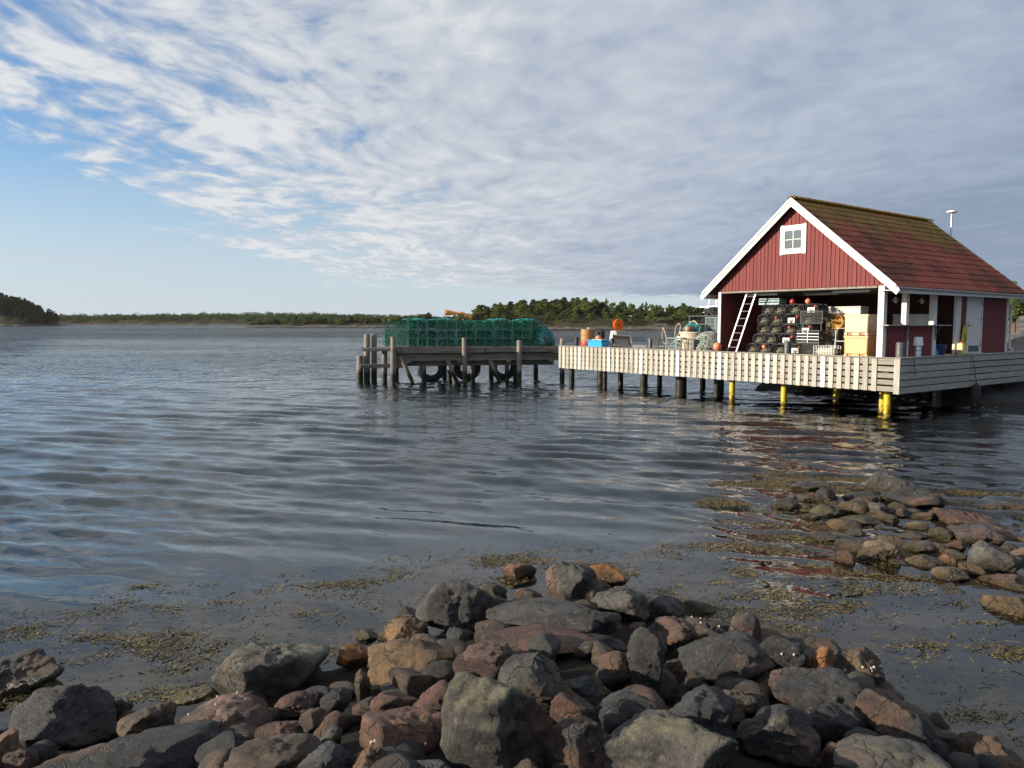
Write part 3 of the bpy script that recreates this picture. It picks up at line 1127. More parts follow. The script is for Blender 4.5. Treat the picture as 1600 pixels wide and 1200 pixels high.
def place_rock(x0, x1, y0, y1, col, label, lich=0.0, sink=0.58, flat=False, sharp=None, tilt=0.0, sub=None, deep=None, zoff=0.0, group=None):
    _rs[0] += 1
    seed = _rs[0]
    rr = random.Random(seed)
    cx, cy = (x0 + x1) / 2, (y0 + y1) / 2
    d = ray(cx, cy)
    D = 6.0
    for _ in range(25):
        mpp = D / FOC
        th = math.atan2(-d.z, d.y)
        a = (x1 - x0) / 2 * mpp
        hv = (y1 - y0) / 2 * mpp
        b = a * (deep or (0.9 if flat else 0.75))
        t = hv * hv - (b * math.sin(th)) ** 2
        if t < (0.38 * hv) ** 2:
            h = 0.38 * hv / math.cos(th)
            b = hv * 0.92 / math.sin(th)
            b = min(b, a * 1.2)
        else:
            h = math.sqrt(t) / math.cos(th)
        x = d.x / d.y * D
        gz = float(ground_z(x, D)) + 0.05
        zc = max(gz, -0.03) + h * sink + zoff
        Dn = (zc - CAM_H) / d.z * d.y
        D = 0.5 * D + 0.5 * max(2.2, min(Dn, 20))
    sub = sub or (5 if (x1 - x0) > 60 else 4)
    p = (sharp or rr.choice((14, 18, 24))) * 2.0
    me = rock_mesh(seed, (a * 1.12, b * 1.1, h * 1.14), sub, p, rr.choice((9, 10, 12)), 0.055, tilt)
    o = link('rock', me, loc=(x, D, zc), rot=(0, 0, -math.atan2(x, D)))
    c = COLS[col]
    j = rr.uniform(0.62, 0.98)
    j *= 0.95
    o.color = (c[0] * j, c[1] * j, c[2] * j, lich)
    tag(o, label, 'rock', group)
    ROCK_TOPS[label] = (x, D, zc, a, b, h)
    return o


FG = 'boulders of the foreground shore'
for r_ in [
    # x0, x1, y0, y1, colour, label, options
    (-60, 84, 1030, 1100, 'dk', 'smooth dark wet rock lying in the water at the left edge', dict(tilt=R(14))),
    (36, 188, 1072, 1172, 'dk', 'flat charcoal slab tilted up beside the water on the far left', dict(flat=True, sharp=24, tilt=R(-10))),
    (-30, 40, 1152, 1215, 'tn', 'tan rock in the bottom left corner of the photo', {}),
    (10, 62, 1166, 1215, 'rb', 'small reddish rock beside the tan corner rock', {}),
    (20, 340, 1148, 1250, 'dk', 'long low dark boulder along the bottom left edge', dict(sharp=9, deep=0.5)),
    (160, 206, 1092, 1130, 'br', 'brown stone half hidden behind the tilted charcoal slab', {}),
    (192, 284, 1102, 1158, 'br', 'smooth dark brown rock right of the tilted charcoal slab', dict(sharp=8)),
    (289, 414, 1086, 1146, 'pk', 'pink granite rock under the big lichen-topped boulder', dict(sharp=9)),
    (262, 334, 1075, 1104, 'ye', 'yellow algae-covered stone at the water edge by the pink granite', {}),
    (330, 509, 990, 1104, 'gr', 'big grey boulder with yellow-green lichen cap at left', dict(lich=0.55, sharp=10)),
    (316, 384, 1115, 1172, 'pk', 'small cone-shaped grey-pink stone in front of the pink granite', {}),
    (345, 505, 1153, 1235, 'br', 'brownish grey angular rock at the bottom edge left of centre', dict(lich=0.15)),
    (470, 556, 1160, 1230, 'bl', 'smooth blue-grey stone at the bottom edge left of the red boulder', dict(sharp=8)),
    (463, 520, 1110, 1152, 'br', 'brown rough stone right of the cone-shaped stone', {}),
    (500, 550, 1078, 1124, 'dk', 'dark rounded stone right of the big lichen-capped boulder', {}),
    (502, 541, 1137, 1170, 'gr', 'small pale angular stone beside the brown rough stone', dict(sharp=24)),
    (432, 506, 1083, 1120, 'rb', 'dark red stone in the shadow below the lichen-capped boulder', {}),
    (512, 560, 1066, 1090, 'br', 'flat brown stone behind the dark rounded stone', dict(flat=True)),
    (400, 470, 1130, 1166, 'rb', 'dark reddish stone between the cone stone and the brown rough stone', {}),
    (526, 582, 1008, 1048, 'og', 'wet orange-brown rock at the water edge left of the ochre boulder', dict(sharp=22)),
    (556, 592, 982, 1008, 'ol', 'small yellowish stone in the weed at the water edge', {}),
    (602, 668, 966, 1014, 'oc', 'orange-brown angular rock below the tall grey rock', dict(sharp=22)),
    (619, 660, 950, 978, 'dk', 'thin dark flat rock left of the tall grey rock', dict(flat=True)),
    (654, 772, 912, 997, 'gr', 'tall angular grey rock at the top left of the pile', dict(sharp=26, lich=0.1)),
    (748, 792, 913, 940, 'ol', 'weed-draped stone in the water behind the tall grey rock', {}),
    (787, 838, 879, 912, 'rd', 'red-brown stone in the weed, farthest out in the water', {}),
    (851, 930, 879, 941, 'gr', 'rounded grey boulder at the top of the pile', dict(sharp=16)),
    (912, 978, 883, 924, 'og', 'bright orange algae-covered rock beside the rounded top boulder', dict(sharp=20)),
    (926, 1020, 915, 974, 'gr', 'light-streaked grey rock below the orange algae rock', dict(lich=0.25)),
    (762, 928, 935, 992, 'gr', 'wide flat slab between the tall grey rock and the streaked rocks', dict(flat=True, lich=0.1)),
    (851, 978, 947, 1008, 'dk', 'dark angular rock with pale streaks in the upper pile', dict(sharp=24, lich=0.2)),
    (738, 928, 976, 1030, 'rb', 'long flat slab with a reddish edge across the middle of the pile', dict(flat=True, sharp=24)),
    (560, 716, 1000, 1070, 'oc', 'large ochre and grey boulder at the left of the pile', dict(sharp=14)),
    (720, 808, 1006, 1060, 'bl', 'blue-grey slab with an orange lower edge in mid pile', dict(flat=True, sharp=22)),
    (784, 897, 1018, 1100, 'gr', 'large smooth grey boulder in the middle of the pile', dict(sharp=9)),
    (980, 1049, 986, 1090, 'dk', 'upright egg-shaped dark boulder with a red base', dict(sharp=8)),
    (930, 984, 1020, 1074, 'br', 'brown stone left of the upright egg-shaped boulder', {}),
    (1008, 1087, 966, 1022, 'bl', 'rounded blue-grey boulder above the big flat-topped dark one', dict(sharp=8)),
    (1006, 1078, 932, 978, 'gr', 'rounded grey boulder with a tan side at the right of the pile top', dict(sharp=10)),
    (692, 863, 1052, 1225, 'gr', 'largest foreground boulder, tan-grey and crusted with pale lichen', dict(lich=0.62, sharp=14)),
    (548, 702, 1110, 1190, 'rd', 'red granite boulder left of the largest lichen boulder', dict(sharp=9)),
    (650, 738, 1062, 1140, 'rb', 'dark red boulder behind the largest lichen boulder', dict(sharp=10)),
    (582, 657, 1080, 1124, 'rb', 'dark wedge-shaped stone above the red granite boulder', dict(sharp=24)),
    (597, 668, 1060, 1088, 'bl', 'flat blue-grey stone below the large ochre boulder', dict(flat=True)),
    (920, 1028, 1080, 1130, 'dk', 'dark grey slab above the long lichen slab', dict(sharp=18)),
    (848, 972, 1126, 1225, 'dk', 'dark wedge boulder right of the largest lichen boulder', dict(sharp=18)),
    (936, 1168, 1110, 1245, 'gr', 'long slab crusted with yellow lichen at the bottom centre', dict(lich=0.6, sharp=20, tilt=R(8))),
    (636, 718, 1180, 1235, 'bl', 'dark blue-grey stone at the bottom edge under the red granite', {}),
    (800, 854, 1186, 1235, 'br', 'brown stone at the bottom edge under the dark wedge boulder', {}),
    (552, 622, 1170, 1225, 'tn', 'ochre stone at the bottom edge below the red granite boulder', {}),
    (894, 938, 1056, 1086, 'bl', 'small blue-black stone beside the smooth grey boulder', {}),
    (828, 854, 979, 998, 'pk', 'small pinkish pebble on the wide flat slab', dict(sub=3)),
    (730, 752, 1012, 1030, 'pk', 'small pink pebble left of the blue-grey slab', dict(sub=3)),
    (714, 741, 1051, 1068, 'og', 'small orange pebble below the blue-grey slab', dict(sub=3)),
    (554, 580, 1050, 1102, 'br', 'thin dark shard of rock standing on end', dict(sharp=28)),
    (1060, 1118, 934, 966, 'br', 'flat brown rock at the water edge behind the rounded grey boulder', dict(flat=True)),
    (1060, 1146, 962, 998, 'dk', 'wide dark rock with shells on its top edge', dict(sharp=12)),
    (1142, 1190, 960, 1018, 'bl', 'upright dark blue-grey stone beside the big flat-topped boulder', dict(sharp=14)),
    (1064, 1212, 990, 1084, 'dk', 'big flat-topped charcoal boulder right of the egg-shaped one', dict(sharp=18)),
    (1176, 1272, 972, 1006, 'br', 'flat brown slab awash behind the dark triangular rock', dict(flat=True, sink=0.2)),
    (1190, 1264, 996, 1044, 'dk', 'dark triangular rock with shells at the water edge', dict(sharp=22)),
    (1266, 1309, 1011, 1054, 'og', 'bright rust-orange stone beside the shell-dotted rock', dict(sharp=22)),
    (1309, 1390, 1015, 1090, 'br', 'peaked rock dotted with pale shells, red at its base', dict(sharp=18, lich=0.1)),
    (1210, 1352, 1040, 1130, 'dk', 'broad dark boulder with a tan lower flank at right', dict(sharp=11)),
    (1022, 1166, 1072, 1170, 'bl', 'leaning dark grey slab below the big flat-topped boulder', dict(sharp=24, tilt=R(18))),
    (1104, 1182, 1072, 1116, 'br', 'reddish brown stone wedged under the big flat-topped boulder', {}),
    (1158, 1294, 1104, 1196, 'dk', 'craggy black rock with patches of pale lichen', dict(sharp=26, lich=0.42)),
    (1253, 1347, 1100, 1164, 'dk', 'dark rounded stone with a brown flank right of the craggy rock', dict(sharp=9)),
    (1340, 1452, 1086, 1172, 'dk', 'domed dark boulder with a red patch near the right shore', dict(sharp=10)),
    (1305, 1530, 1158, 1260, 'gr', 'pale speckled granite boulder at the bottom right edge', dict(lich=0.5, sharp=10)),
    (1478, 1596, 1148, 1225, 'br', 'wet brown boulder in the bottom right corner', dict(sharp=9, sink=0.3)),
    (1324, 1414, 1140, 1190, 'dk', 'smooth dark stone behind the pale speckled granite', dict(sharp=9)),
    (1448, 1504, 1140, 1172, 'br', 'low wet stone awash left of the corner boulder', dict(sink=0.2)),
    (1280, 1330, 1160, 1200, 'rb', 'dark red stone in the gap right of the craggy rock', {}),
    (860, 930, 1085, 1130, 'rb', 'dark red stone in shadow below the smooth grey boulder', {}),
    (1040, 1070, 1030, 1075, 'rb', 'red stone in the gap right of the egg-shaped boulder', {}),
    (896, 940, 1000, 1030, 'br', 'brown stone at the end of the long flat slab', {}),
]:
    place_rock(*r_[:6], group=FG, **r_[6])

RC = 'stones of the spit on the right'
for r_ in [
    (1352, 1428, 734, 776, 'gr', 'largest grey boulder standing at the far end of the stone spit', dict(sharp=9)),
    (1382, 1470, 758, 798, 'dk', 'dark boulder in front of the largest boulder of the spit', dict(sharp=10)),
    (1236, 1294, 750, 771, 'dk', 'flat dark stone at the back left of the spit', {}),
    (1205, 1246, 775, 799, 'dk', 'dark rounded stone at the left tip of the spit', dict(sharp=8)),
    (1240, 1280, 768, 786, 'ol', 'low dark stone right of the left tip stone', {}),
    (1277, 1308, 761, 792, 'dk', 'pointed upright stone near the left tip of the spit', dict(sharp=24)),
    (1320, 1373, 763, 788, 'dk', 'dark rounded stone behind the olive pair on the spit', {}),
    (1268, 1312, 787, 813, 'ol', 'olive-brown boxy stone in the left of the spit', dict(sharp=20)),
    (1305, 1355, 778, 808, 'ol', 'olive-grey rounded stone beside the boxy olive stone', {}),
    (1351, 1389, 785, 812, 'gr', 'grey wedge stone below the dark boulder of the spit', {}),
    (1295, 1344, 810, 829, 'oc', 'pale ochre flat stone low in the spit', dict(flat=True)),
    (1322, 1378, 804, 823, 'ol', 'flat olive stone behind the pale ochre one', dict(flat=True)),
    (1374, 1404, 802, 820, 'br', 'small brown stone below the grey wedge stone', {}),
    (1462, 1553, 792, 828, 'rb', 'long reddish slab at the right of the spit', dict(flat=True, sharp=22)),
    (1483, 1561, 815, 851, 'bl', 'large blue-grey stone in front of the long reddish slab', dict(sharp=10)),
    (1417, 1449, 810, 829, 'tn', 'tan stone in the middle of the spit', {}),
    (1450, 1487, 822, 845, 'ol', 'greenish stone left of the large blue-grey one', {}),
    (1407, 1453, 826, 844, 'gr', 'flat grey stone below the tan middle stone', dict(flat=True)),
    (1268, 1315, 827, 852, 'dk', 'dark half-round stone apart at the left front of the spit', dict(sharp=8)),
    (1302, 1355, 841, 867, 'br', 'brown flat stone right of the dark half-round one', {}),
    (1341, 1403, 841, 884, 'tn', 'brown wedge stone pointing to the front of the spit', dict(sharp=20)),
    (1368, 1416, 834, 856, 'br', 'brown stone behind the wedge stone', {}),
    (1412, 1457, 844, 867, 'br', 'rounded brown stone in the middle front of the spit', dict(sharp=8)),
    (1418, 1472, 863, 889, 'tn', 'speckled tan stone left of the red stone', {}),
    (1466, 1499, 864, 888, 'rd', 'smooth red stone in the front of the spit', dict(sharp=7)),
    (1461, 1513, 881, 911, 'tn', 'tan rounded stone below the red stone', dict(sharp=10)),
    (1518, 1589, 847, 899, 'gr', 'big grey stone at the right front of the spit', dict(sharp=14)),
    (1499, 1538, 874, 904, 'br', 'brown stone left of the big grey front stone', {}),
    (1538, 1606, 890, 920, 'rd', 'brownish red stone at the right edge of the spit', {}),
    (1542, 1640, 925, 969, 'tn', 'tan boulder awash at the right edge of the photo', dict(sharp=12, sink=0.35)),
    (1535, 1577, 820, 837, 'og', 'orange stone behind the large blue-grey stone', {}),
    (1562, 1610, 832, 848, 'og', 'flat orange stone at the right edge of the spit', dict(flat=True)),
    (1575, 1625, 853, 878, 'pk', 'pinkish stone at the right edge behind the big grey one', {}),
    (1305, 1338, 859, 886, 'rb', 'small dark red stone left of the brown wedge stone', {}),
    (1480, 1512, 842, 862, 'rb', 'dark red stone below the greenish stone', {}),
    (1447, 1478, 846, 866, 'ol', 'small olive stone behind the speckled tan stone', {}),
    (1246, 1272, 784, 800, 'ol', 'small weed-covered stone right of the left tip stone', {}),
    (1254, 1282, 800, 816, 'ol', 'small weedy stone below the boxy olive stone', {}),
    (1352, 1402, 826, 838, 'tn', 'thin tan stone between the ochre and tan stones', dict(flat=True)),
    (1457, 1511, 915, 935, 'ol', 'olive stone awash in front of the spit', dict(sink=0.1)),
    (1390, 1425, 792, 812, 'dk', 'dark stone tucked under the dark boulder of the spit', {}),
    (1425, 1465, 797, 815, 'br', 'brown stone right of the tucked dark stone', {}),
]:
    place_rock(*r_[:6], group=RC, **{**dict(sink=0.62), **r_[6]})


def filler_stones():
    r = random.Random(31)
    n = 0
    while n < 230:
        x = r.uniform(-4.2, 3.6)
        y = r.uniform(3.0, 8.2)
        d = float(shore_y(x)) - y
        if d < 0.12:
            continue
        s = r.uniform(0.06, 0.17)
        me = rock_mesh(5000 + n, (s * r.uniform(0.9, 1.4), s, s * r.uniform(0.6, 0.95)), 3, r.choice((9, 14, 20)), 11, 0.05)
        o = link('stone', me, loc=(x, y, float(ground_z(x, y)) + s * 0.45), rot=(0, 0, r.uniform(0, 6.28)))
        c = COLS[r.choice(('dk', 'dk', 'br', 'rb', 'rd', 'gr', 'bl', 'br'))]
        o.color = (c[0] * 0.45, c[1] * 0.45, c[2] * 0.45, 0.0)  # rock tones darkened to paint shade into the gaps
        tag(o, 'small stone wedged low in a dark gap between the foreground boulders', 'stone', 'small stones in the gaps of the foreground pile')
        n += 1
    n = 0
    while n < 60:
        x = r.uniform(3.6, 8.6)
        y = r.uniform(7.6, 12.8)
        if float(reef(np.array(x), np.array(y))) < 0.45:
            continue
        s = r.uniform(0.06, 0.15)
        me = rock_mesh(6000 + n, (s * r.uniform(0.9, 1.5), s, s * r.uniform(0.5, 0.8)), 3, r.choice((9, 14, 20)), 11, 0.05)
        o = link('stone', me, loc=(x, y, -0.05 + s * 0.35), rot=(0, 0, r.uniform(0, 6.28)))
        c = COLS[r.choice(('ol', 'br', 'rb', 'gr', 'tn', 'ol', 'dk'))]
        o.color = (c[0] * 0.45, c[1] * 0.45, c[2] * 0.45, 0.0)
        tag(o, 'small wet stone awash between the larger stones of the spit', 'stone', 'small stones awash in the spit')
        n += 1


filler_stones()


# --- pale shells clinging to the rocks
def shells():
    mb = MB()
    prof = [(0.001, 0.0), (0.62, 0.02), (0.95, 0.3), (0.8, 0.62), (0.5, 0.9), (0.22, 1.15), (0.02, 1.3)]
    mb.lathe(prof, 10)
    me = mb.mesh('shell', mat_plain('shell_lime', (0.34, 0.31, 0.25), 0.8, 0.2, 40), True)
    r = random.Random(3)
    for rock, cnt, wh in (('peaked rock dotted with pale shells, red at its base', 12, 'peaked rock near the right shore'),
                          ('dark triangular rock with shells at the water edge', 5, 'dark triangular rock at the water edge'),
                          ('wide dark rock with shells on its top edge', 6, 'wide dark rock at the right of the pile'),
                          ('pink granite rock under the big lichen-topped boulder', 6, 'pink granite under the lichen-capped boulder'),
                          ('red granite boulder left of the largest lichen boulder', 3, 'red granite boulder')):
        x, y, z, a, b, h = ROCK_TOPS[rock]
        ro = [o for o in bpy.data.objects if o.get('label') == rock][0]
        k = 0
        tries = 0
        vs = ro.data.vertices
        while k < cnt and tries < 4000:
            tries += 1
            v = vs[r.randrange(len(vs))]
            if v.normal.z < 0.25 or v.normal.y > 0.35:
                continue
            p = Matrix.Rotation(ro.rotation_euler.z, 4, 'Z') @ v.co + ro.location
            s = r.uniform(0.009, 0.014)
            q = v.normal.to_track_quat('Z', 'Y').to_euler()
            o = link('sea_snail', me, loc=p - v.normal * s * 0.2, rot=q, scale=(s, s, s))
            tag(o, 'tiny pale sea snail shell on the ' + wh, 'shell', 'sea snail shells on the ' + wh)
            k += 1


bpy.context.view_layer.update()
shells()


# --- floating bladder wrack and filament weed: uncountable
def mat_weed():
    m, n = newmat('wrack')
    rr = n.add('ShaderNodeNewGeometry').outputs['Random Per Island']
    g = n.add('ShaderNodeNewGeometry')
    nz = n.noise(g.outputs['Position'], 1.6, 3.0, 0.6)
    c = n.ramp(n.math('MULTIPLY_ADD', rr, 0.55, n.math('MULTIPLY', nz, 0.5)),
               [(0.0, (0.012, 0.011, 0.005)), (0.45, (0.06, 0.044, 0.011)), (0.75, (0.17, 0.115, 0.02)), (1.0, (0.34, 0.23, 0.04))])
    b = n.add('ShaderNodeBsdfPrincipled', ins={'Base Color': c, 'Roughness': 0.35, 'Specular IOR Level': 0.5})
    finish(n, b)
    return m


def seaweed():
    rs = np.random.default_rng(9)
    N = 260000
    x = rs.uniform(-8, 12, N)
    y = rs.uniform(4.2, 14.8, N)
    off = weed_edge(x) - y
    sh = y - shore_y(x)
    P = np.stack([x * 1.0, y * 1.9, 0 * x], -1)
    dn = fbm(P, 40, 3) + 0.9 * fbm(P * 3.1, 50, 3)
    rf = reef(x, y)
    right = sstep(x, 2.0, 3.6) * sstep(y, 8.5, 10)
    thr = 0.33 - 0.60 * right + 0.55 * sstep(off, 0.9, -0.15) + 0.1 * sstep(off, 4, 8)
    keep = (off > -0.2) & (sh > -0.15) & (dn > thr + rs.uniform(-0.12, 0.35, N)) & (rf < 0.93)
    sparse = (off > 0.0) & (sh > 0) & (rs.uniform(0, 1, N) < 0.05)
    keep |= sparse
    x, y = x[keep], y[keep]
    # clump around parents
    n = len(x)
    K = 8
    xx = np.repeat(x, K) + rs.normal(0, 0.04, n * K)
    yy = np.repeat(y, K) + rs.normal(0, 0.035, n * K)
    n = len(xx)
    if n > 205000:
        sel = rs.permutation(n)[:205000]
        xx, yy = xx[sel], yy[sel]
        n = 205000
    zz = -0.004 + rs.uniform(-0.014, 0.010, n) + 0.006 * rs.random(n) ** 4
    ang = rs.uniform(0, 6.283, n)
    ln = rs.uniform(0.014, 0.055, n)
    wd = rs.uniform(0.002, 0.0062, n)
    big = rs.random(n) < 0.14
    ln = np.where(big, ln * 2.6, ln)
    curv = rs.normal(0, 0.7, n)
    pts = []
    px, py, pz = xx, yy, zz
    a = ang
    segs = 2
    V = np.zeros((n, (segs + 1) * 2, 3))
    for s in range(segs + 1):
        w = wd * (1.0, 1.25, 0.5)[s]
        nx, ny = -np.sin(a), np.cos(a)
        V[:, 2 * s] = np.stack([px + nx * w, py + ny * w, pz + 0.001], -1)
        V[:, 2 * s + 1] = np.stack([px - nx * w, py - ny * w, pz - 0.001], -1)
        px = px + np.cos(a) * ln / segs
        py = py + np.sin(a) * ln / segs
        pz = pz + rs.uniform(-0.006, 0.010, n)
        a = a + curv / segs
    base = (np.arange(n) * (segs + 1) * 2)[:, None]
    F = np.concatenate([base + np.array([[2 * s, 2 * s + 1, 2 * s + 3, 2 * s + 2]]) for s in range(segs)], 0)
    o = link('seaweed', np_mesh('seaweed', V.reshape(-1, 3), F, mat_weed(), True))
    tag(o, 'olive and ochre bladder wrack floating in the shallows', 'seaweed', kind='stuff')


seaweed()

# ================================================================== DOCK AND BOATHOUSE (local frame: x back along the side wall, y left along the gable)
YAW = 0.6391
DECK_Z = 1.75
DO = Vector((11.26, 23.55, DECK_Z))
ROTZ = (0, 0, YAW)


def W(lx, ly, z=0.0):
    c, s = math.cos(YAW), math.sin(YAW)
    return Vector((DO.x + c * lx - s * ly, DO.y + s * lx + c * ly, DECK_Z + z))


FX = -0.3          # front face of the dock
CY = -0.75         # right side face
EY_ = 14.85        # far left end


def make_dock():
    t = thing('fishing_dock', 'weathered timber dock with slatted front carrying the red boathouse', 'dock', DO, ROTZ)
    # planking, joined: boards run along the front
    mb = MB()
    x = FX + 0.005
    rr = random.Random(4)
    while x < 10.2:
        y1 = EY_ if x < 4.2 else 7.4
        mb.box(x, x + 0.138, CY + 0.02, y1, -0.055 + rr.uniform(-.003, .003), -0.012 + rr.uniform(-.003, .003))
        x += 0.146
    mb.build('deck_planking', M['deck'], t)
    # edge cap on the front and side
    MB().box(FX - 0.05, FX + 0.10, CY - 0.05, EY_, -0.008, 0.03).build('edge_cap', M['fence_y'], t, bevel=0.004)
    MB().box(FX + 0.10, 10.2, CY - 0.05, CY + 0.08, -0.008, 0.03).build('edge_cap', M['fence_h'], t, bevel=0.004)
    # rails behind the slats
    for i in range(5):
        z = -0.12 - i * 0.2
        MB().box(FX - 0.005, FX + 0.04, CY + 0.02, EY_, z - 0.075, z + 0.075).build('rail', M['fence_y'], t, bevel=0.004)
    # vertical slats
    def slat_mesh(m, nm):
        return MB().box(-0.028, 0.0, -0.08, 0.08, -1.0, -0.012).mesh(nm, m, bevel=0.004)
    sm = slat_mesh(M['fence'], 'slat')
    wm = slat_mesh(M['white'], 'white_slat')
    y = 0.02
    whites = [13.43, 11.58, 9.69, 7.77, 5.79, 3.76, 1.70]
    ys = []
    for a, b in zip(whites[::-1], whites[::-1][1:]):
        for k in range(7):
            ys.append((a + (b - a) * k / 7.0, k == 0))
    ys.append((13.43, True))
    for k in range(1, 7):
        ys.append((1.70 - 0.283 * k, False))
    for k in range(1, 6):
        ys.append((13.43 + 0.268 * k, False))
    for yy, wh in ys:
        link('slat', wm if wh else sm, t, loc=(FX - 0.008, yy, rr.uniform(-0.012, 0.006)), rot=(rr.uniform(-.004, .004), 0, 0),
             label='white painted slat' if wh else None)
    MB().box(FX - 0.036, FX - 0.008, CY - 0.03, CY + 0.15, -1.06, -0.012).build('corner_board', M['fence'], t, bevel=0.004)
    # side boards, in two lengths
    for i in range(5):
        z = -0.115 - i * 0.212
        MB().box(FX + 0.0, 4.28, CY - 0.03, CY, z - 0.092, z + 0.092).build('side_board', M['fence_h'], t, bevel=0.005)
        MB().box(4.30, 10.2, CY - 0.03, CY, z - 0.092 + 0.005, z + 0.092).build('side_board', M['fence_h'], t, bevel=0.005)
    for xx in (0.05, 1.6, 3.2, 4.29, 6.0, 7.8, 9.8):
        MB().box(xx - 0.06, xx + 0.06, CY + 0.002, CY + 0.10, -1.05, -0.06).build('upright', M['dark_pile'], t)
    # joists
    for xx in (0.25, 1.3, 2.4, 3.8):
        MB().box(xx - 0.06, xx + 0.06, CY + 0.12, EY_ - 0.1, -0.30, -0.06).build('joist', M['dark_pile'], t)
    for xx in (5.2, 6.6, 8.0, 9.4):
        MB().box(xx - 0.06, xx + 0.06, CY + 0.12, 7.2, -0.30, -0.06).build('joist', M['dark_pile'], t)
    for yy in (-0.3, 2.0, 4.5, 7.0, 9.5, 12.0, 14.4):
        MB().box(FX + 0.06, 10.0 if yy < 7.2 else 4.0, yy - 0.09, yy + 0.09, -0.50, -0.302).build('cross_beam', M['dark_pile'], t)
    # piles
    def pile(lx, ly, r, mat, top=-0.31, lab=None):
        b = MB()
        z0 = -DECK_Z - 2.5
        b.tube([(lx, ly, z0), (lx + .01, ly, -1.2), (lx, ly, top)], [r * 1.05, r, r], 14)
        b.build('pile', mat, t, smooth=True, label=lab)
    for lx, ly in ((0.12, 5.55), (0.2, 3.45), (2.7, 3.0), (0.9, 0.35), (0.12, -0.2)):
        pile(lx, ly, 0.105, M['ypile'], lab='yellow plastic-sleeved pile')
    for lx, ly, r in ((1.5, 12.7, .12), (0.1, 9.95, .15), (2.2, 11.0, .11), (0.5, 8.3, .22), (2.0, 16.0 - 1.5, .2), (2.2, 7.7, .13), (0.15, 14.5, .13),
                      (0.15, 12.3, .10), (3.4, 9.6, .12), (3.4, 13.0, .12), (5.0, 1.0, .13), (6.5, -.2, .13), (8.5, -.2, .13), (5, 4, .13), (8, 4, .13), (3.2, -.25, .12), (0.7, 6.7, .12)):
        pile(lx, ly, r, M['dark_pile'])
    return t


make_dock()


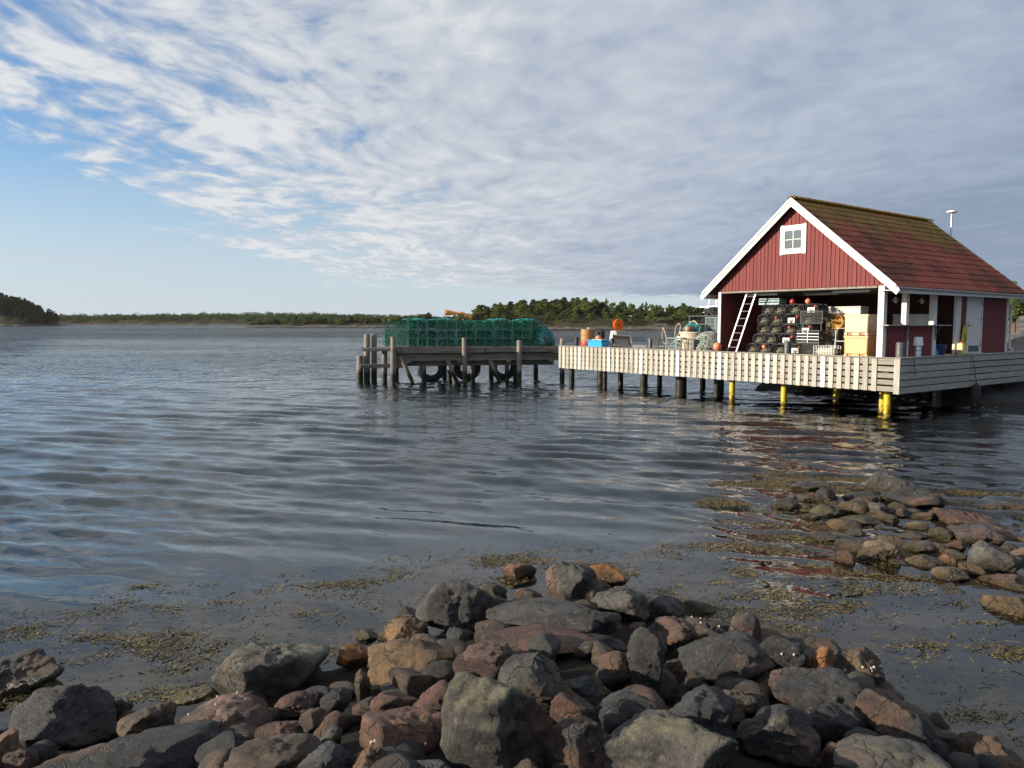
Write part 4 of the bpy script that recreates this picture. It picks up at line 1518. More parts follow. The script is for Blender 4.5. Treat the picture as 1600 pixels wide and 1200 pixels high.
def make_boathouse():
    t = thing('boathouse', 'red board boathouse with white trim and mossy tiled roof on the dock', 'boathouse', DO, ROTZ)
    Wd, Ln, wh, rz = 6.12, 9.06, 2.22, 5.12
    sl = (rz - 2.58) / (Wd / 2)                 # roof slope
    rng = random.Random(8)
    # ---- gable boards, one by one, with dark joints between
    wy0, wy1, wz0, wz1 = 2.62, 3.60, 3.36, 4.31      # window casing hole
    p = 0.1465
    n = int(Wd / p) + 1
    def roofz(y):
        return rz - abs(y - Wd / 2) * sl - 0.10
    for i in range(n):
        y0 = i * p - 0.02
        y1 = y0 + p - 0.016
        pr = rng.uniform(-0.003, 0.003) + (0.006 if i % 2 else 0.0)
        if y1 < 0 or y0 > Wd:
            continue
        y0, y1 = max(y0, 0.0), min(y1, Wd)
        def piece(za0, zb0, zt0, zt1):
            b = MB()
            b.prism([(y0, za0), (y1, zb0), (y1, zt1), (y0, zt0)] if y0 > Wd / 2 or y1 < Wd / 2 or True else [], 0, -0.022 + pr, 0.0)
            b.build('board', M['red'], t, bevel=0.003)
        top0, top1 = roofz(y0), roofz(y1)
        zb = wh - 0.03 + rng.uniform(-0.004, 0.004)
        if y1 > wy0 + 0.1 and y0 < wy1 - 0.1:
            piece(zb, zb, wz0 + 0.06, wz0 + 0.06)
            piece(wz1 - 0.06, wz1 - 0.06, top0, top1)
        else:
            piece(zb, zb, top0, top1)
    # backing sheet behind the boards (dark joints)
    mb = MB()
    mb.prism([(0.0, wh), (Wd, wh), (Wd, roofz(Wd)), (Wd / 2, rz - 0.12), (0.0, roofz(0))], 0, 0.004, 0.05)
    mb.build('gable_sheathing', M['red_in'], t)
    # ---- window
    wi = MB()
    cy0, cy1 = wy0, wy1
    wi.box(-0.052, -0.02, cy0 + 0.10, cy1 - 0.10, wz1 - 0.13, wz1)
    wi.box(-0.052, -0.02, cy0 + 0.10, cy1 - 0.10, wz0, wz0 + 0.13)
    wo = wi.build('window', M['white'], t, bevel=0.004)
    MB().box(-0.054, -0.02, cy0 - 0.0, cy0 + 0.13, wz0 - 0.02, wz1 + 0.02).build('casing', M['white'], wo, bevel=0.004)
    MB().box(-0.054, -0.02, cy1 - 0.13, cy1, wz0 - 0.02, wz1 + 0.02).build('casing', M['white'], wo, bevel=0.004)
    fy0, fy1, fz0, fz1 = cy0 + 0.135, cy1 - 0.135, wz0 + 0.135, wz1 - 0.135
    fr = MB()
    w = 0.045
    fr.box(-0.044, -0.012, fy0, fy0 + w, fz0, fz1).box(-0.044, -0.012, fy1 - w, fy1, fz0, fz1)
    fr.box(-0.044, -0.012, fy0 + w, fy1 - w, fz0, fz0 + w).box(-0.044, -0.012, fy0 + w, fy1 - w, fz1 - w, fz1)
    my, mz = (fy0 + fy1) / 2, (fz0 + fz1) / 2
    fr.box(-0.040, -0.014, my - 0.014, my + 0.014, fz0 + w, fz1 - w)
    fr.box(-0.039, -0.015, fy0 + w, my - 0.014, mz - 0.012, mz + 0.012).box(-0.039, -0.015, my + 0.014, fy1 - w, mz - 0.012, mz + 0.012)
    fr.build('frame', M['white'], wo)
    for a, b in ((fy0 + w, my - 0.014), (my + 0.014, fy1 - w)):
        for c, d in ((fz0 + w, mz - 0.012), (mz + 0.012, fz1 - w)):
            MB().box(-0.026, -0.022, a, b, c, d).build('pane', M['pane'], wo)
    # ---- bargeboards
    ov = -0.27
    def barge(sgn):
        yc = Wd / 2
        e = 0.56
        y_e = yc + sgn * (Wd / 2 + e)
        z_e = rz - (Wd / 2 + e) * sl
        vert = 0.27
        pts = [(yc, rz + 0.045), (yc, rz + 0.045 - vert), (y_e, z_e + 0.045 - vert), (y_e + sgn * 0.10, z_e + 0.045 - 0.13), (y_e + sgn * 0.02, z_e + 0.03)]
        MB().prism(pts, 0, ov - 0.026, ov).build('bargeboard', M['white'], t, bevel=0.003)
        pts = [(yc, rz + 0.075), (yc, rz - 0.03), (y_e, z_e - 0.03), (y_e, z_e + 0.075)]
        MB().prism(pts, 0, ov - 0.052, ov - 0.028).build('top_bargeboard', M['white'], t, bevel=0.003)
        # back end
        pts = [(yc, rz + 0.07), (yc, rz - 0.2), (y_e, z_e - 0.2), (y_e, z_e + 0.07)]
        MB().prism(pts, 0, Ln + 0.22, Ln + 0.245).build('bargeboard', M['white'], t)
    barge(1)
    barge(-1)
    # ---- roof deck slabs
    for sgn in (1, -1):
        yc = Wd / 2
        y_e = yc + sgn * (Wd / 2 + 0.52)
        z_e = rz - (Wd / 2 + 0.52) * sl
        MB().prism([(yc, rz - 0.02), (y_e, z_e - 0.02), (y_e, z_e - 0.08), (yc, rz - 0.08)], 0, ov + 0.005, Ln + 0.215).build('roof_boarding', M['dark_pile'], t)
    # ---- tiles
    ang = math.atan(sl)
    length = math.hypot(Wd / 2 + 0.57, (Wd / 2 + 0.57) * sl)
    rows = 14
    ex = length / rows
    cols = 32
    cw = (Ln + 0.215 - (ov - 0.02)) / cols
    def tile_geo():
        vs, fs = [], []
        ns = 7
        for j, (v, lift) in enumerate(((0.0, 0.048), (ex * 1.08, 0.020))):
            for k in range(ns + 1):
                u = k / ns
                hgt = 0.016 * math.sin(u * 2 * math.pi) + lift
                vs.append((u * cw * 1.02, v, hgt))
        for k in range(ns + 1):                      # lower lip
            q = vs[k]
            vs.append((q[0], q[1], q[2] - 0.034))
        for k in range(ns):
            fs.append((k, k + 1, ns + 2 + k, ns + 1 + k))
            fs.append((2 * (ns + 1) + k, 2 * (ns + 1) + k + 1, k + 1, k))
        return vs, fs
    tv, tf = tile_geo()
    tm = MB().add(tv, tf).mesh('tile', M['tile'])
    def tile_mat(col, row, sgn):
        y_e = Wd / 2 + sgn * (Wd / 2 + 0.57)
        z_e = rz - (Wd / 2 + 0.57) * sl
        s = row * ex
        # local: u along +x for the right slope
        y = y_e - sgn * s * math.cos(ang)
        z = z_e + s * math.sin(ang)
        return (ov - 0.02 + col * cw, y, z)
    rest = MB()
    cnt = 0
    order = sorted([(c, r) for c in range(cols) for r in range(rows)], key=lambda q: q[0])
    R1 = Matrix.Rotation(ang, 4, 'X')
    for c, r in order:
        pos = tile_mat(c, r, -1)
        jz = rng.uniform(-0.004, 0.005)
        if cnt < 300:
            link('tile', tm, t, loc=(pos[0], pos[1], pos[2] + jz), rot=(ang, 0, rng.uniform(-0.006, 0.006)))
            cnt += 1
        else:
            m = Matrix.Translation((pos[0], pos[1], pos[2] + jz)) @ R1
            rest.add([m @ Vector(v) for v in tv], tf)
    o = rest.build('tile_field', M['tile'], t, label='mossy far part of the right roof slope')
    o['kind'] = 'stuff'
    back = MB()
    R2 = Matrix.Rotation(math.pi, 4, 'Z') @ Matrix.Rotation(ang, 4, 'X')
    for c in range(cols):
        for r in range(rows):
            pos = tile_mat(c + 1, r, 1)
            m = Matrix.Translation(pos) @ R2
            back.add([m @ Vector(v) for v in tv], tf)
    o = back.build('tile_field', M['tile'], t, label='left roof slope')
    o['kind'] = 'stuff'
    # ridge caps
    rm = MB()
    prof = []
    for k in range(7):
        a = math.pi * k / 6
        prof.append((0.13 * math.cos(a), 0.10 * math.sin(a) - 0.03))
    vs = [(0, p_, q_ + 0.012) for p_, q_ in prof] + [(0.42, p_ * 0.92, q_ * 0.92) for p_, q_ in prof] + [(0, p_ * 0.86, q_ * 0.86 - 0.01) for p_, q_ in prof]
    fs = [(k, k + 1, 8 + k, 7 + k) for k in range(6)] + [(14 + k, 15 + k, k + 1, k) for k in range(6)]
    rme = rm.add(vs, fs).mesh('ridge_tile', M['tile'], True)
    x = ov - 0.03
    while x < Ln + 0.0:
        link('ridge_tile', rme, t, loc=(x, Wd / 2, rz + 0.065 + rng.uniform(-.004, .004)))
        x += 0.385
    # ---- right side: posts, lintel, half wall, counter, wall, door
    def box(name, mat, x0, x1, y0, y1, z0, z1, parent=t, bev=0.004, lab=None):
        return MB().box(x0, x1, y0, y1, z0, z1).build(name, mat, parent, bevel=bev, label=lab)
    Hh = wh
    box('post', M['white'], -0.02, 0.17, -0.06, 0.13, -0.01, Hh - 0.03, lab='white front corner post')
    box('post', M['white'], 1.38, 1.56, -0.05, 0.11, 0.98, 2.02)
    box('post', M['white'], 3.20, 3.42, -0.05, 0.11, -0.01, 2.02)
    box('post', M['white'], 4.78, 5.16, -0.05, 0.03, -0.01, Hh)
    box('lintel', M['white'], 0.175, 4.775, -0.04, 0.08, 2.025, Hh)
    # half wall of ribbed boards
    def ribbed(x0, x1, z0, z1, y=0.0, th=0.03, p=0.146):
        b = MB()
        x = x0
        while x < x1 - 0.01:
            xe = min(x + p, x1)
            b.box(x, xe - 0.022, y - 0.024, y, z0, z1)
            b.box(xe - 0.022, xe, y - 0.006, y, z0, z1)
            x = xe
        b.box(x0, x1, y + 0.001, y + th, z0, z1)
        return b
    ribbed(0.175, 3.195, -0.01, 0.965, 0.0).build('half_wall', M['red'], t)
    box('batten', M['white'], 1.50, 1.60, -0.052, -0.027, 0.0, 0.93)
    box('counter', M['fence_h'], -0.05, 4.05, -0.24, 0.03, 0.967, 1.002)
    for xx in (1.52, 3.32):
        MB().bar((xx, -0.05, 0.6), (xx, -0.23, 0.95), 0.02).bar((xx, -0.06, 0.5), (xx, -0.06, 0.95), 0.03).build('bracket', M['dgrey'], t)
    ribbed(5.17, 5.60, -0.01, Hh + 0.05).build('wall', M['red'], t)
    ribbed(6.87, Ln - 0.15, -0.01, Hh + 0.05).build('wall', M['red'], t)
    ribbed(5.60, 6.87, 2.07, Hh + 0.05).build('wall', M['red'], t)
    box('corner_board', M['white'], Ln - 0.148, Ln, -0.045, 0.06, -0.01, Hh)
    # door
    dr = box('door', M['white'], 5.68, 6.79, -0.035, 0.01, 0.03, 1.98)
    box('frame', M['white'], 5.60, 5.675, -0.05, 0.015, 0.0, 2.0, dr)
    box('frame', M['white'], 6.795, 6.87, -0.05, 0.015, 0.0, 2.0, dr)
    box('frame', M['white'], 5.58, 6.89, -0.052, 0.015, 2.003, 2.07, dr)
    box('sill', M['white'], 5.60, 6.87, -0.09, 0.0, -0.005, 0.026, dr)
    box('kick_plate', M['dgrey'], 5.86, 6.66, -0.042, -0.036, 0.06, 0.27, dr, 0.0)
    MB().tube([(5.78, -0.036, 0.98), (5.78, -0.085, 0.98), (5.90, -0.085, 0.98)], 0.011, 8).tube([(5.78, -0.036, 0.98), (5.78, -0.045, 0.98)], 0.03, 10).tube([(5.78, -0.036, 1.10), (5.78, -0.05, 1.10)], 0.022, 10).build('handle', M['black'], dr)
    for zz in (0.3, 1.2, 1.75):
        box('hinge', M['dgrey'], 6.77, 6.81, -0.058, -0.053, zz - 0.06, zz + 0.06, dr, 0.0)
    # fascia, soffit, gutter, downpipe
    z_e = rz - (Wd / 2 + 0.52) * sl
    box('fascia', M['white'], ov, Ln + 0.22, -0.50, -0.475, z_e - 0.20, z_e - 0.03)
    box('soffit', M['white'], ov, Ln + 0.22, -0.474, 0.0, z_e - 0.13, z_e - 0.105)
    box('fascia', M['white'], ov, Ln + 0.22, Wd + 0.475, Wd + 0.50, z_e - 0.20, z_e - 0.03)
    g = MB()
    gp = [(-0.06 * math.cos(a), -0.06 * math.sin(a)) for a in [math.pi * k / 8 for k in range(9)]]
    vs = [(ov, -0.565 + a, z_e - 0.02 + b) for a, b in gp] + [(Ln + 0.3, -0.565 + a, z_e - 0.05 + b) for a, b in gp]
    g.add(vs, [(k, k + 1, 10 + k, 9 + k) for k in range(8)])
    g.build('gutter', M['white'], t, smooth=True)
    MB().tube([(Ln + 0.22, -0.56, z_e - 0.12), (Ln + 0.2, -0.45, z_e - 0.24), (Ln + 0.12, -0.12, z_e - 0.42), (Ln + 0.10, -0.09, 1.5), (Ln + 0.10, -0.09, 0.15), (Ln + 0.12, -0.22, 0.04)], 0.042, 10).build('downpipe', M['white'], t, smooth=True)
    # corrugated strip of a rolled-up awning under the lintel
    aw = MB()
    x = 1.55
    while x < 4.5:
        aw.box(x, x + 0.10, -0.30, -0.07, 2.03, 2.07, Matrix.Translation((0, 0, 0)))
        x += 0.165
    aw.build('awning_slats', M['styro'], t)
    aw2 = MB().box(1.5, 4.55, -0.31, -0.06, 2.072, 2.09)
    aw2.build('awning', M['dgrey'], t)
    # ---- left wall, back wall, partition, ceiling, floor of the bay
    box('wall', M['red'], 0.02, Ln, Wd - 0.06, Wd - 0.02, -0.01, Hh + 0.05)
    ribbed(0.0, Ln, -0.01, Hh + 0.05).v
    b = MB()
    b.box(0.0, Ln, Wd - 0.018, Wd, -0.01, Hh + 0.05)
    b.build('wall', M['red'], t, label='outer face of the left wall')
    box('corner_board', M['white'], -0.03, 0.015, Wd - 0.10, Wd + 0.02, -0.01, Hh - 0.04)
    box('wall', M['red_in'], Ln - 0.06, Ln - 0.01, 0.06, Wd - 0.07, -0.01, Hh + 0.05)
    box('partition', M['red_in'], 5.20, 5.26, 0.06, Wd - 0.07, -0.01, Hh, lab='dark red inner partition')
    box('ceiling', M['timber_h'], 0.06, Ln - 0.07, 0.10, Wd - 0.07, 2.23, 2.26)
    box('light_switch', M['white'], 5.185, 5.198, 0.75, 0.85, 1.08, 1.16)
    box('gable_trim', M['timber_h'], -0.02, 0.06, 0.18, Wd - 0.12, 2.125, 2.185)
    for xx in (0.9, 1.9, 2.9, 3.9):
        box('ceiling_joist', M['timber_h'], xx, xx + 0.06, 0.15, Wd - 0.08, 2.10, 2.225)
    box('wall_box', M['red'], 1.0, 1.35, Wd - 0.17, Wd - 0.062, 1.15, 1.65)
    return t


make_boathouse()


def tube_light(ly0, lx, label):
    t = thing('tube_light', label, 'lamp', W(lx, ly0, 2.06), ROTZ, 'tube lights under the boathouse ceiling')
    MB().box(-0.05, 0.05, 0, 1.25, -0.01, 0.035).build('housing', M['white'], t, bevel=0.005)
    MB().tube([(0, 0.03, -0.025), (0, 1.22, -0.025)], 0.016, 8).build('tube', M['lamp_white'], t)


tube_light(3.9, 0.35, 'white tube light under the left of the boathouse ceiling, above the trap stack')
tube_light(2.35, 1.5, 'white tube light deeper in the boathouse, in the middle of its ceiling')
tube_light(0.6, 0.35, 'white tube light under the right of the boathouse ceiling, above the tubs')


def pendant(lx, ly, label):
    t = thing('pendant_lamp', label, 'lamp', W(lx, ly, 1.72), ROTZ, 'pendant lamps behind the counter')
    MB().lathe([(0.14, 0.075), (0.135, 0.085), (0.06, 0.12), (0.035, 0.18), (0.03, 0.2)], 18).build('shade', M['lamp_white'], t, smooth=True)
    MB().ball((0, 0, 0.04), 0.05).build('bulb', M['lamp_white'], t, smooth=True)
    MB().tube([(0, 0, 0.19), (0, 0, 0.5)], 0.006, 6).build('cable', M['black'], t)


pendant(2.35, 0.8, 'small enamel pendant lamp in the left counter opening')
pendant(4.13, 0.8, 'small enamel pendant lamp in the right counter opening')

# lamp mast behind the house
t = thing('lamp_mast', 'slim pale mast with a flat disc head behind the boathouse roof', 'mast', W(9.75, 2.45), ROTZ)
MB().tube([(0, 0, -0.02), (0, 0, 3.0), (0, 0, 5.45)], [0.05, 0.045, 0.035], 10).build('pole', M['steel'], t, smooth=True)
MB().lathe([(0.05, 5.44), (0.17, 5.47), (0.2, 5.50), (0.19, 5.54), (0.05, 5.57), (0.01, 5.575)], 18).build('head', M['lamp_white'], t, smooth=True)


# ================================================================== OLD TIMBER PIER
PA = Vector((-5.35, 35.35, 0))
PB = Vector((2.32, 36.95, 0))
PU = (PB - PA).normalized()
PV = Vector((-PU.y, PU.x, 0))
PYAW = math.atan2(PU.y, PU.x)
PL = (PB - PA).length


def PW(u, v, z=0.0):
    return PA + PU * u + PV * v + Vector((0, 0, z))


def make_pier():
    t = thing('old_pier', 'old grey timber pier on crooked posts under the green traps', 'pier', PA, (0, 0, PYAW))
    rr = random.Random(12)
    x = -0.15
    while x < PL - 0.05:
        w = rr.uniform(0.17, 0.22)
        MB().box(x, x + w - 0.015, -0.12 + rr.uniform(-.04, .04), 3.3 + rr.uniform(-.1, .1), 1.655, 1.70 + rr.uniform(-.006, .006)).build('plank', M['timber_h'], t)
        x += w
    b = lambda nm, x0, x1, y0, y1, z0, z1, lab=None: MB().box(x0, x1, y0, y1, z0, z1).build(nm, M['timber_h'], t, bevel=0.012, label=lab)
    b('edge_beam', -0.05, 4.1, -0.16, 0.06, 1.40, 1.65)
    b('edge_beam', 4.12, PL, -0.15, 0.07, 1.42, 1.652)
    b('edge_beam', 0.0, PL, 0.09, 0.27, 1.03, 1.385)
    b('edge_beam', 0.2, PL - 0.2, 0.5, 0.66, 0.78, 1.02)
    b('edge_beam', -0.1, PL, 3.0, 3.2, 1.35, 1.65)
    b('edge_beam', -0.1, PL, 1.5, 1.7, 1.15, 1.65)
    for u in (0.6, 3.0, 5.3, 7.4):
        b('cross_beam', u - 0.12, u + 0.12, -0.05, 3.3, 0.95, 1.085)
    # posts
    def post(u, v, top, r, lean=(0, 0), nm='post'):
        MB().tube([(u - lean[0], v - lean[1], -2.4), (u - lean[0] * .4, v - lean[1] * .4, 0.3), (u, v, top - 0.02), (u, v, top)], [r * 1.06, r * 1.04, r, r * 0.93], 12).build(nm, M['timber'], t, smooth=True)
    post(-0.10, -0.24, 2.16, 0.125, (0.06, 0))
    post(3.15, -0.28, 2.12, 0.115, (-.05, 0))
    post(5.75, -0.26, 1.98, 0.115, (-.02, 0))
    post(PL + 0.02, -0.25, 2.06, 0.115)
    post(2.6, 0.9, 1.1, 0.11); post(3.7, 0.7, 1.1, 0.10); post(5.4, 0.9, 1.1, 0.10); post(5.9, 1.3, 1.1, 0.11)
    post(1.35, 0.6, 1.1, 0.11); post(7.3, 2.8, 1.1, 0.12); post(0.2, 3.0, 1.7, 0.12); post(2.6, 3.0, 1.1, 0.12); post(5.0, 3.0, 1.1, 0.12)
    # braces
    for (a, c, r) in (((0.25, -.05, 1.25), (1.0, 0.1, -0.5), .10), ((2.35, -.02, 1.2), (3.1, .05, -0.6), .10), ((4.35, 0.1, 1.2), (5.2, 0.3, -0.6), .10)):
        MB().tube([a, c], r, 10).build('brace', M['timber'], t, smooth=True)
    # small landing at the seaward end
    for k in range(3):
        MB().box(-1.55, -0.15, 0.0 + k * 0.22, 0.2 + k * 0.22, 1.62, 1.665).build('landing_plank', M['timber_h'], t)
    b('landing_beam', -1.5, -0.1, -0.06, 0.0, 1.50, 1.61)
    b('landing_beam', -1.6, 0.6, 0.25, 0.42, 0.72, 0.90)
    for u, v, tp, r in ((-1.25, 1.35, 2.25, .14), (-0.92, 1.55, 2.25, .14), (-0.47, 0.55, 1.48, .125), (-1.58, 1.25, 1.26, .15)):
        post(u, v, tp, r, (0.05, 0))
    MB().tube([(-0.1 + 0.135 * math.cos(k * .5), -0.24 + 0.135 * math.sin(k * .5), 1.66 - k * 0.008) for k in range(26)] + [(0.12, -0.30, 1.4), (0.13, -0.31, 0.7)], 0.014, 6).build('mooring_rope', M['rope_k'], t)


make_pier()


def tyre(u, v, z, label, rot):
    t = thing('tyre_fender', label, 'tyre', PW(u, v, z), (rot, 0, PYAW), 'tyre fenders under the old pier')
    mb = MB()
    prof = []
    for k in range(10):
        a = 2 * math.pi * k / 10
        prof.append((0.50 + 0.17 * math.cos(a), 0.16 * math.sin(a)))
    n = 22
    vs, fs = [], []
    for j in range(n):
        th = 2 * math.pi * j / n
        for r, h in prof:
            vs.append((r * math.cos(th), h, r * math.sin(th)))
    for j in range(n):
        for k in range(10):
            fs.append((j * 10 + k, j * 10 + (k + 1) % 10, ((j + 1) % n) * 10 + (k + 1) % 10, ((j + 1) % n) * 10 + k))
    mb.add(vs, fs).build('tyre', M['black'], t, smooth=True)
    MB().tube([(0.25, 0, 0.42), (0.22, 0, 0.9)], 0.014, 6).tube([(-0.25, 0, 0.42), (-0.22, 0, 0.9)], 0.014, 6).build('rope', M['rope_k'], t)


tyre(1.75, 1.1, 0.62, 'black tyre fender under the left of the old pier', 0.1)
tyre(3.5, 1.2, 0.66, 'black tyre fender under the middle of the old pier', -0.1)
tyre(5.3, 1.2, 0.66, 'black tyre fender under the right of the old pier', 0.05)

# ================================================================== THINGS ON THE DOCK AND PIER
ORD = ['first', 'second', 'third', 'fourth', 'fifth', 'sixth', 'seventh', 'eighth', 'ninth', 'tenth', 'eleventh', 'twelfth', 'thirteenth', 'fourteenth', 'fifteenth', 'sixteenth', 'seventeenth']


def net_panel(mb, o, a, b, na, nb, w):
    """flat strips forming netting on the parallelogram o + s*a + t*b"""
    o, a, b = Vector(o), Vector(a), Vector(b)
    an, bn = a.normalized(), b.normalized()
    for i in range(1, na):
        p = o + a * (i / na)
        mb.add([p - an * w / 2, p + an * w / 2, p + b + an * w / 2, p + b - an * w / 2], [(0, 1, 2, 3)])
    for i in range(1, nb):
        p = o + b * (i / nb)
        mb.add([p - bn * w / 2, p + bn * w / 2, p + a + bn * w / 2, p + a - bn * w / 2], [(0, 1, 2, 3)])


def box_trap_meshes(wx, dy, hz, matf, matn, bar=0.016, w=0.008, cell=0.05):
    f = MB()
    c = [(0, 0, 0), (wx, 0, 0), (wx, dy, 0), (0, dy, 0), (0, 0, hz), (wx, 0, hz), (wx, dy, hz), (0, dy, hz)]
    for i, j in ((0, 1), (1, 2), (2, 3), (3, 0), (4, 5), (5, 6), (6, 7), (7, 4), (0, 4), (1, 5), (2, 6), (3, 7)):
        f.bar(c[i], c[j], bar)
    f.tube([(wx / 2 + 0.09 * math.cos(k * math.pi / 5), 0.01, hz / 2 + 0.09 * math.sin(k * math.pi / 5)) for k in range(10)], 0.006, 4, closed=True)
    n = MB()
    e = 0.004
    nw, nd, nh = max(2, int(wx / cell)), max(2, int(dy / cell)), max(2, int(hz / cell))
    net_panel(n, (0, e, 0), (wx, 0, 0), (0, 0, hz), nw, nh, w)
    net_panel(n, (0, dy - e, 0), (wx, 0, 0), (0, 0, hz), nw, nh, w)
    net_panel(n, (e, 0, 0), (0, dy, 0), (0, 0, hz), nd, nh, w)
    net_panel(n, (wx - e, 0, 0), (0, dy, 0), (0, 0, hz), nd, nh, w)
    net_panel(n, (0, 0, hz - e), (wx, 0, 0), (0, dy, 0), nw, nd, w)
    net_panel(n, (0, dy * 0.5, 0), (wx, 0, 0), (0, 0, hz), nw, nh, w * 1.4)
    # entrance funnel
    k = 8
    vs = []
    for r, y in ((0.17, 0.02), (0.08, dy * 0.35)):
        for j in range(k):
            vs.append((wx / 2 + r * math.cos(6.283 * j / k), y, hz / 2 + r * 0.9 * math.sin(6.283 * j / k)))
    n.add(vs, [(j, (j + 1) % k, k + (j + 1) % k, k + j) for j in range(0, k, 2)])
    return f.mesh('frame', matf), n.mesh('netting', matn)


GT = box_trap_meshes(0.43, 0.80, 0.385, M['net_light'], M['net_green'], 0.022, 0.0075, 0.055)
GL = box_trap_meshes(0.50, 0.80, 0.385, M['net_light'], M['net_light'], 0.018, 0.009, 0.055)  # left-end traps netted in a lighter green to paint their sunlit look


def green_traps():
    rr = random.Random(2)
    lay = ['bottom', 'middle', 'top']
    for z in range(3):
        for k in range(14):
            u = 0.62 + k * 0.448 + rr.uniform(-0.012, 0.012)
            t = thing('wire_trap', 'green wire trap, %s from the left in the %s layer of the pier stack' % (ORD[k], lay[z]), 'trap',
                      PW(u, 0.10 + rr.uniform(-.05, .05), 1.705 + z * 0.392 + (rr.uniform(0, .05) if z == 2 else 0)), (rr.uniform(-.03, .03) * (z == 2), rr.uniform(-.05, .05) * (z == 2), PYAW + rr.uniform(-.07, .07)), 'green traps stacked on the old pier')
            link('frame', GT[0], t)
            link('netting', GT[1], t)
            link('rope_coil', (GRD, GRL)[z == 2], t)
        for k in range(7):
            u = 0.7 + k * 0.9
            t = thing('wire_trap', 'green trap in the back row of the pier stack, %s layer, %s from the left' % (lay[z], ORD[k]), 'trap',
                      PW(u, 0.96 + 0.43, 1.705 + z * 0.392), (0, 0, PYAW - math.pi / 2), 'green traps in the back row of the pier stack')
            link('frame', GT[0], t)
            link('netting', GT[1], t)
        for k in range(2):
            t = thing('wire_trap', 'sunlit-coloured green wire trap at the left end of the pier stack, %s layer, %s column' % (lay[z], ('outer', 'inner')[k]), 'trap',
                      PW(-0.45 + k * 0.53, 0.55 - k * 0.15, 1.705 + z * 0.39), (0, 0, PYAW + rr.uniform(-.05, .05)), 'sunlit-coloured green traps at the left end of the pier stack')
            link('frame', GL[0], t)
            link('netting', GL[1], t)



def tangle(mb, c, rad, n, thick, seed, flat=0.6, seg=9):
    """loose loops of rope in a heap"""
    r = random.Random(seed)
    for _ in range(n):
        a = r.uniform(0, 6.283)
        e = r.uniform(0.1, 1.35)
        p0 = Vector((math.cos(a) * math.cos(e) * rad[0], math.sin(a) * math.cos(e) * rad[1], math.sin(e) * rad[2])) * r.uniform(0.75, 1.0)
        d = Vector((r.gauss(0, 1), r.gauss(0, 1), r.gauss(0, .5))).normalized()
        pts = []
        p = p0.copy()
        for k in range(seg):
            pts.append(Vector(c) + p)
            d = (d + Vector((r.gauss(0, .6), r.gauss(0, .6), r.gauss(0, .35)))).normalized()
            p = p + d * rad[0] * 0.16
            q = math.sqrt((p.x / rad[0]) ** 2 + (p.y / rad[1]) ** 2 + (max(p.z, 0) / rad[2]) ** 2)
            if q > 1.0:
                p = p / q
            p.z = max(p.z, 0.02)
        mb.tube(pts, thick, 4, caps=False)
    return mb


def _grope(m):
    b = tangle(MB(), (0.215, 0.38, 0.01), (0.18, 0.3, 0.34), 34, 0.012, 91)
    return b.mesh('rope_coil', m)


GRD, GRL = _grope(M['net_green']), _grope(M['net_teal'])
green_traps()
for k, (u, lab) in enumerate(((0.9, 'left'), (2.2, 'middle left'), (4.9, 'middle right'), (6.2, 'right'))):
    t = thing('net_bundle', 'loose teal net draped on the %s of the pier trap stack' % lab, 'net', PW(u, 0.5, 2.91), (0, 0, PYAW), 'loose nets on the trap stack')
    tangle(MB(), (0, 0, 0), (0.62, 0.36, 0.09), 46, 0.013, 200 + k).build('net', M['net_teal'], t)
    tangle(MB(), (0.05, 0, 0), (0.5, 0.3, 0.07), 22, 0.014, 230 + k).build('rope', M['net_light'], t)

# net heap at the right end of the stack
t = thing('net_heap', 'tangled teal and blue net heap at the right end of the trap stack', 'net', PW(7.05, 0.45, 1.70), (0, 0, PYAW))
tangle(MB(), (0, 0, 0), (0.62, 0.5, 0.98), 190, 0.016, 5).build('net', M['net_teal'], t)
tangle(MB(), (0.12, 0, 0), (0.5, 0.42, 0.62), 90, 0.018, 6).build('blue_net', M['dblue'], t)
MB().lathe([(0.5, 0.0), (0.5, 0.35), (0.36, 0.65), (0.16, 0.85), (0.02, 0.9)], 12).build('inner_bundle', M['net_black'], t, smooth=True)


def flag(u, v, z0, h, tip, label):
    t = thing('marker_flag', label, 'flag', PW(u, v, z0), (0, 0, PYAW), 'orange flags on the pier stack')
    MB().tube([(0, 0, 0), (0.02, 0, h)], 0.012, 6).build('pole', M['dgrey'], t)
    mb = MB()
    n = 8
    vs, fs = [], []
    for i in range(n + 1):
        s = i / n
        for j, top in ((0, 1), (1, 0)):
            zz = (h - 0.02 if top else h - 0.32 + 0.02) * (1 - s) + (h + tip[2]) * s
            vs.append((tip[0] * s + 0.02, 0.05 * math.sin(s * 5 + j) + tip[1] * s, zz))
    for i in range(n):
        fs.append((2 * i, 2 * i + 1, 2 * i + 3, 2 * i + 2))
    mb.add(vs, fs)
    o = mb.build('cloth', M['flag'], t, smooth=True)
    sm = o.modifiers.new('thick', 'SOLIDIFY')
    sm.thickness = 0.008


flag(2.35, 0.55, 2.88, 0.56, (1.0, 0.0, -0.22), 'pale orange flag on the left above the trap stack')
flag(3.62, 0.50, 2.88, 0.30, (-0.62, 0.0, 0.18), 'deeper orange flag on the right, drooping onto the trap stack')


# ---- mooring posts along the dock front
def bollard(lx, ly, h, r, mat, label):
    t = thing('mooring_post', label, 'post', W(lx, ly, 0.0), ROTZ, 'mooring posts along the dock front')
    MB().lathe([(r, -0.012), (r, h - 0.015), (r * 0.9, h), (0.01, h + 0.004)], 16).build('shaft', mat, t, smooth=True)
    MB().lathe([(r * 1.02, h * 0.55), (r * 1.05, h * 0.56), (r * 1.05, h * 0.60), (r * 1.02, h * 0.61)], 16).build('band', M['dgrey'], t, smooth=True)


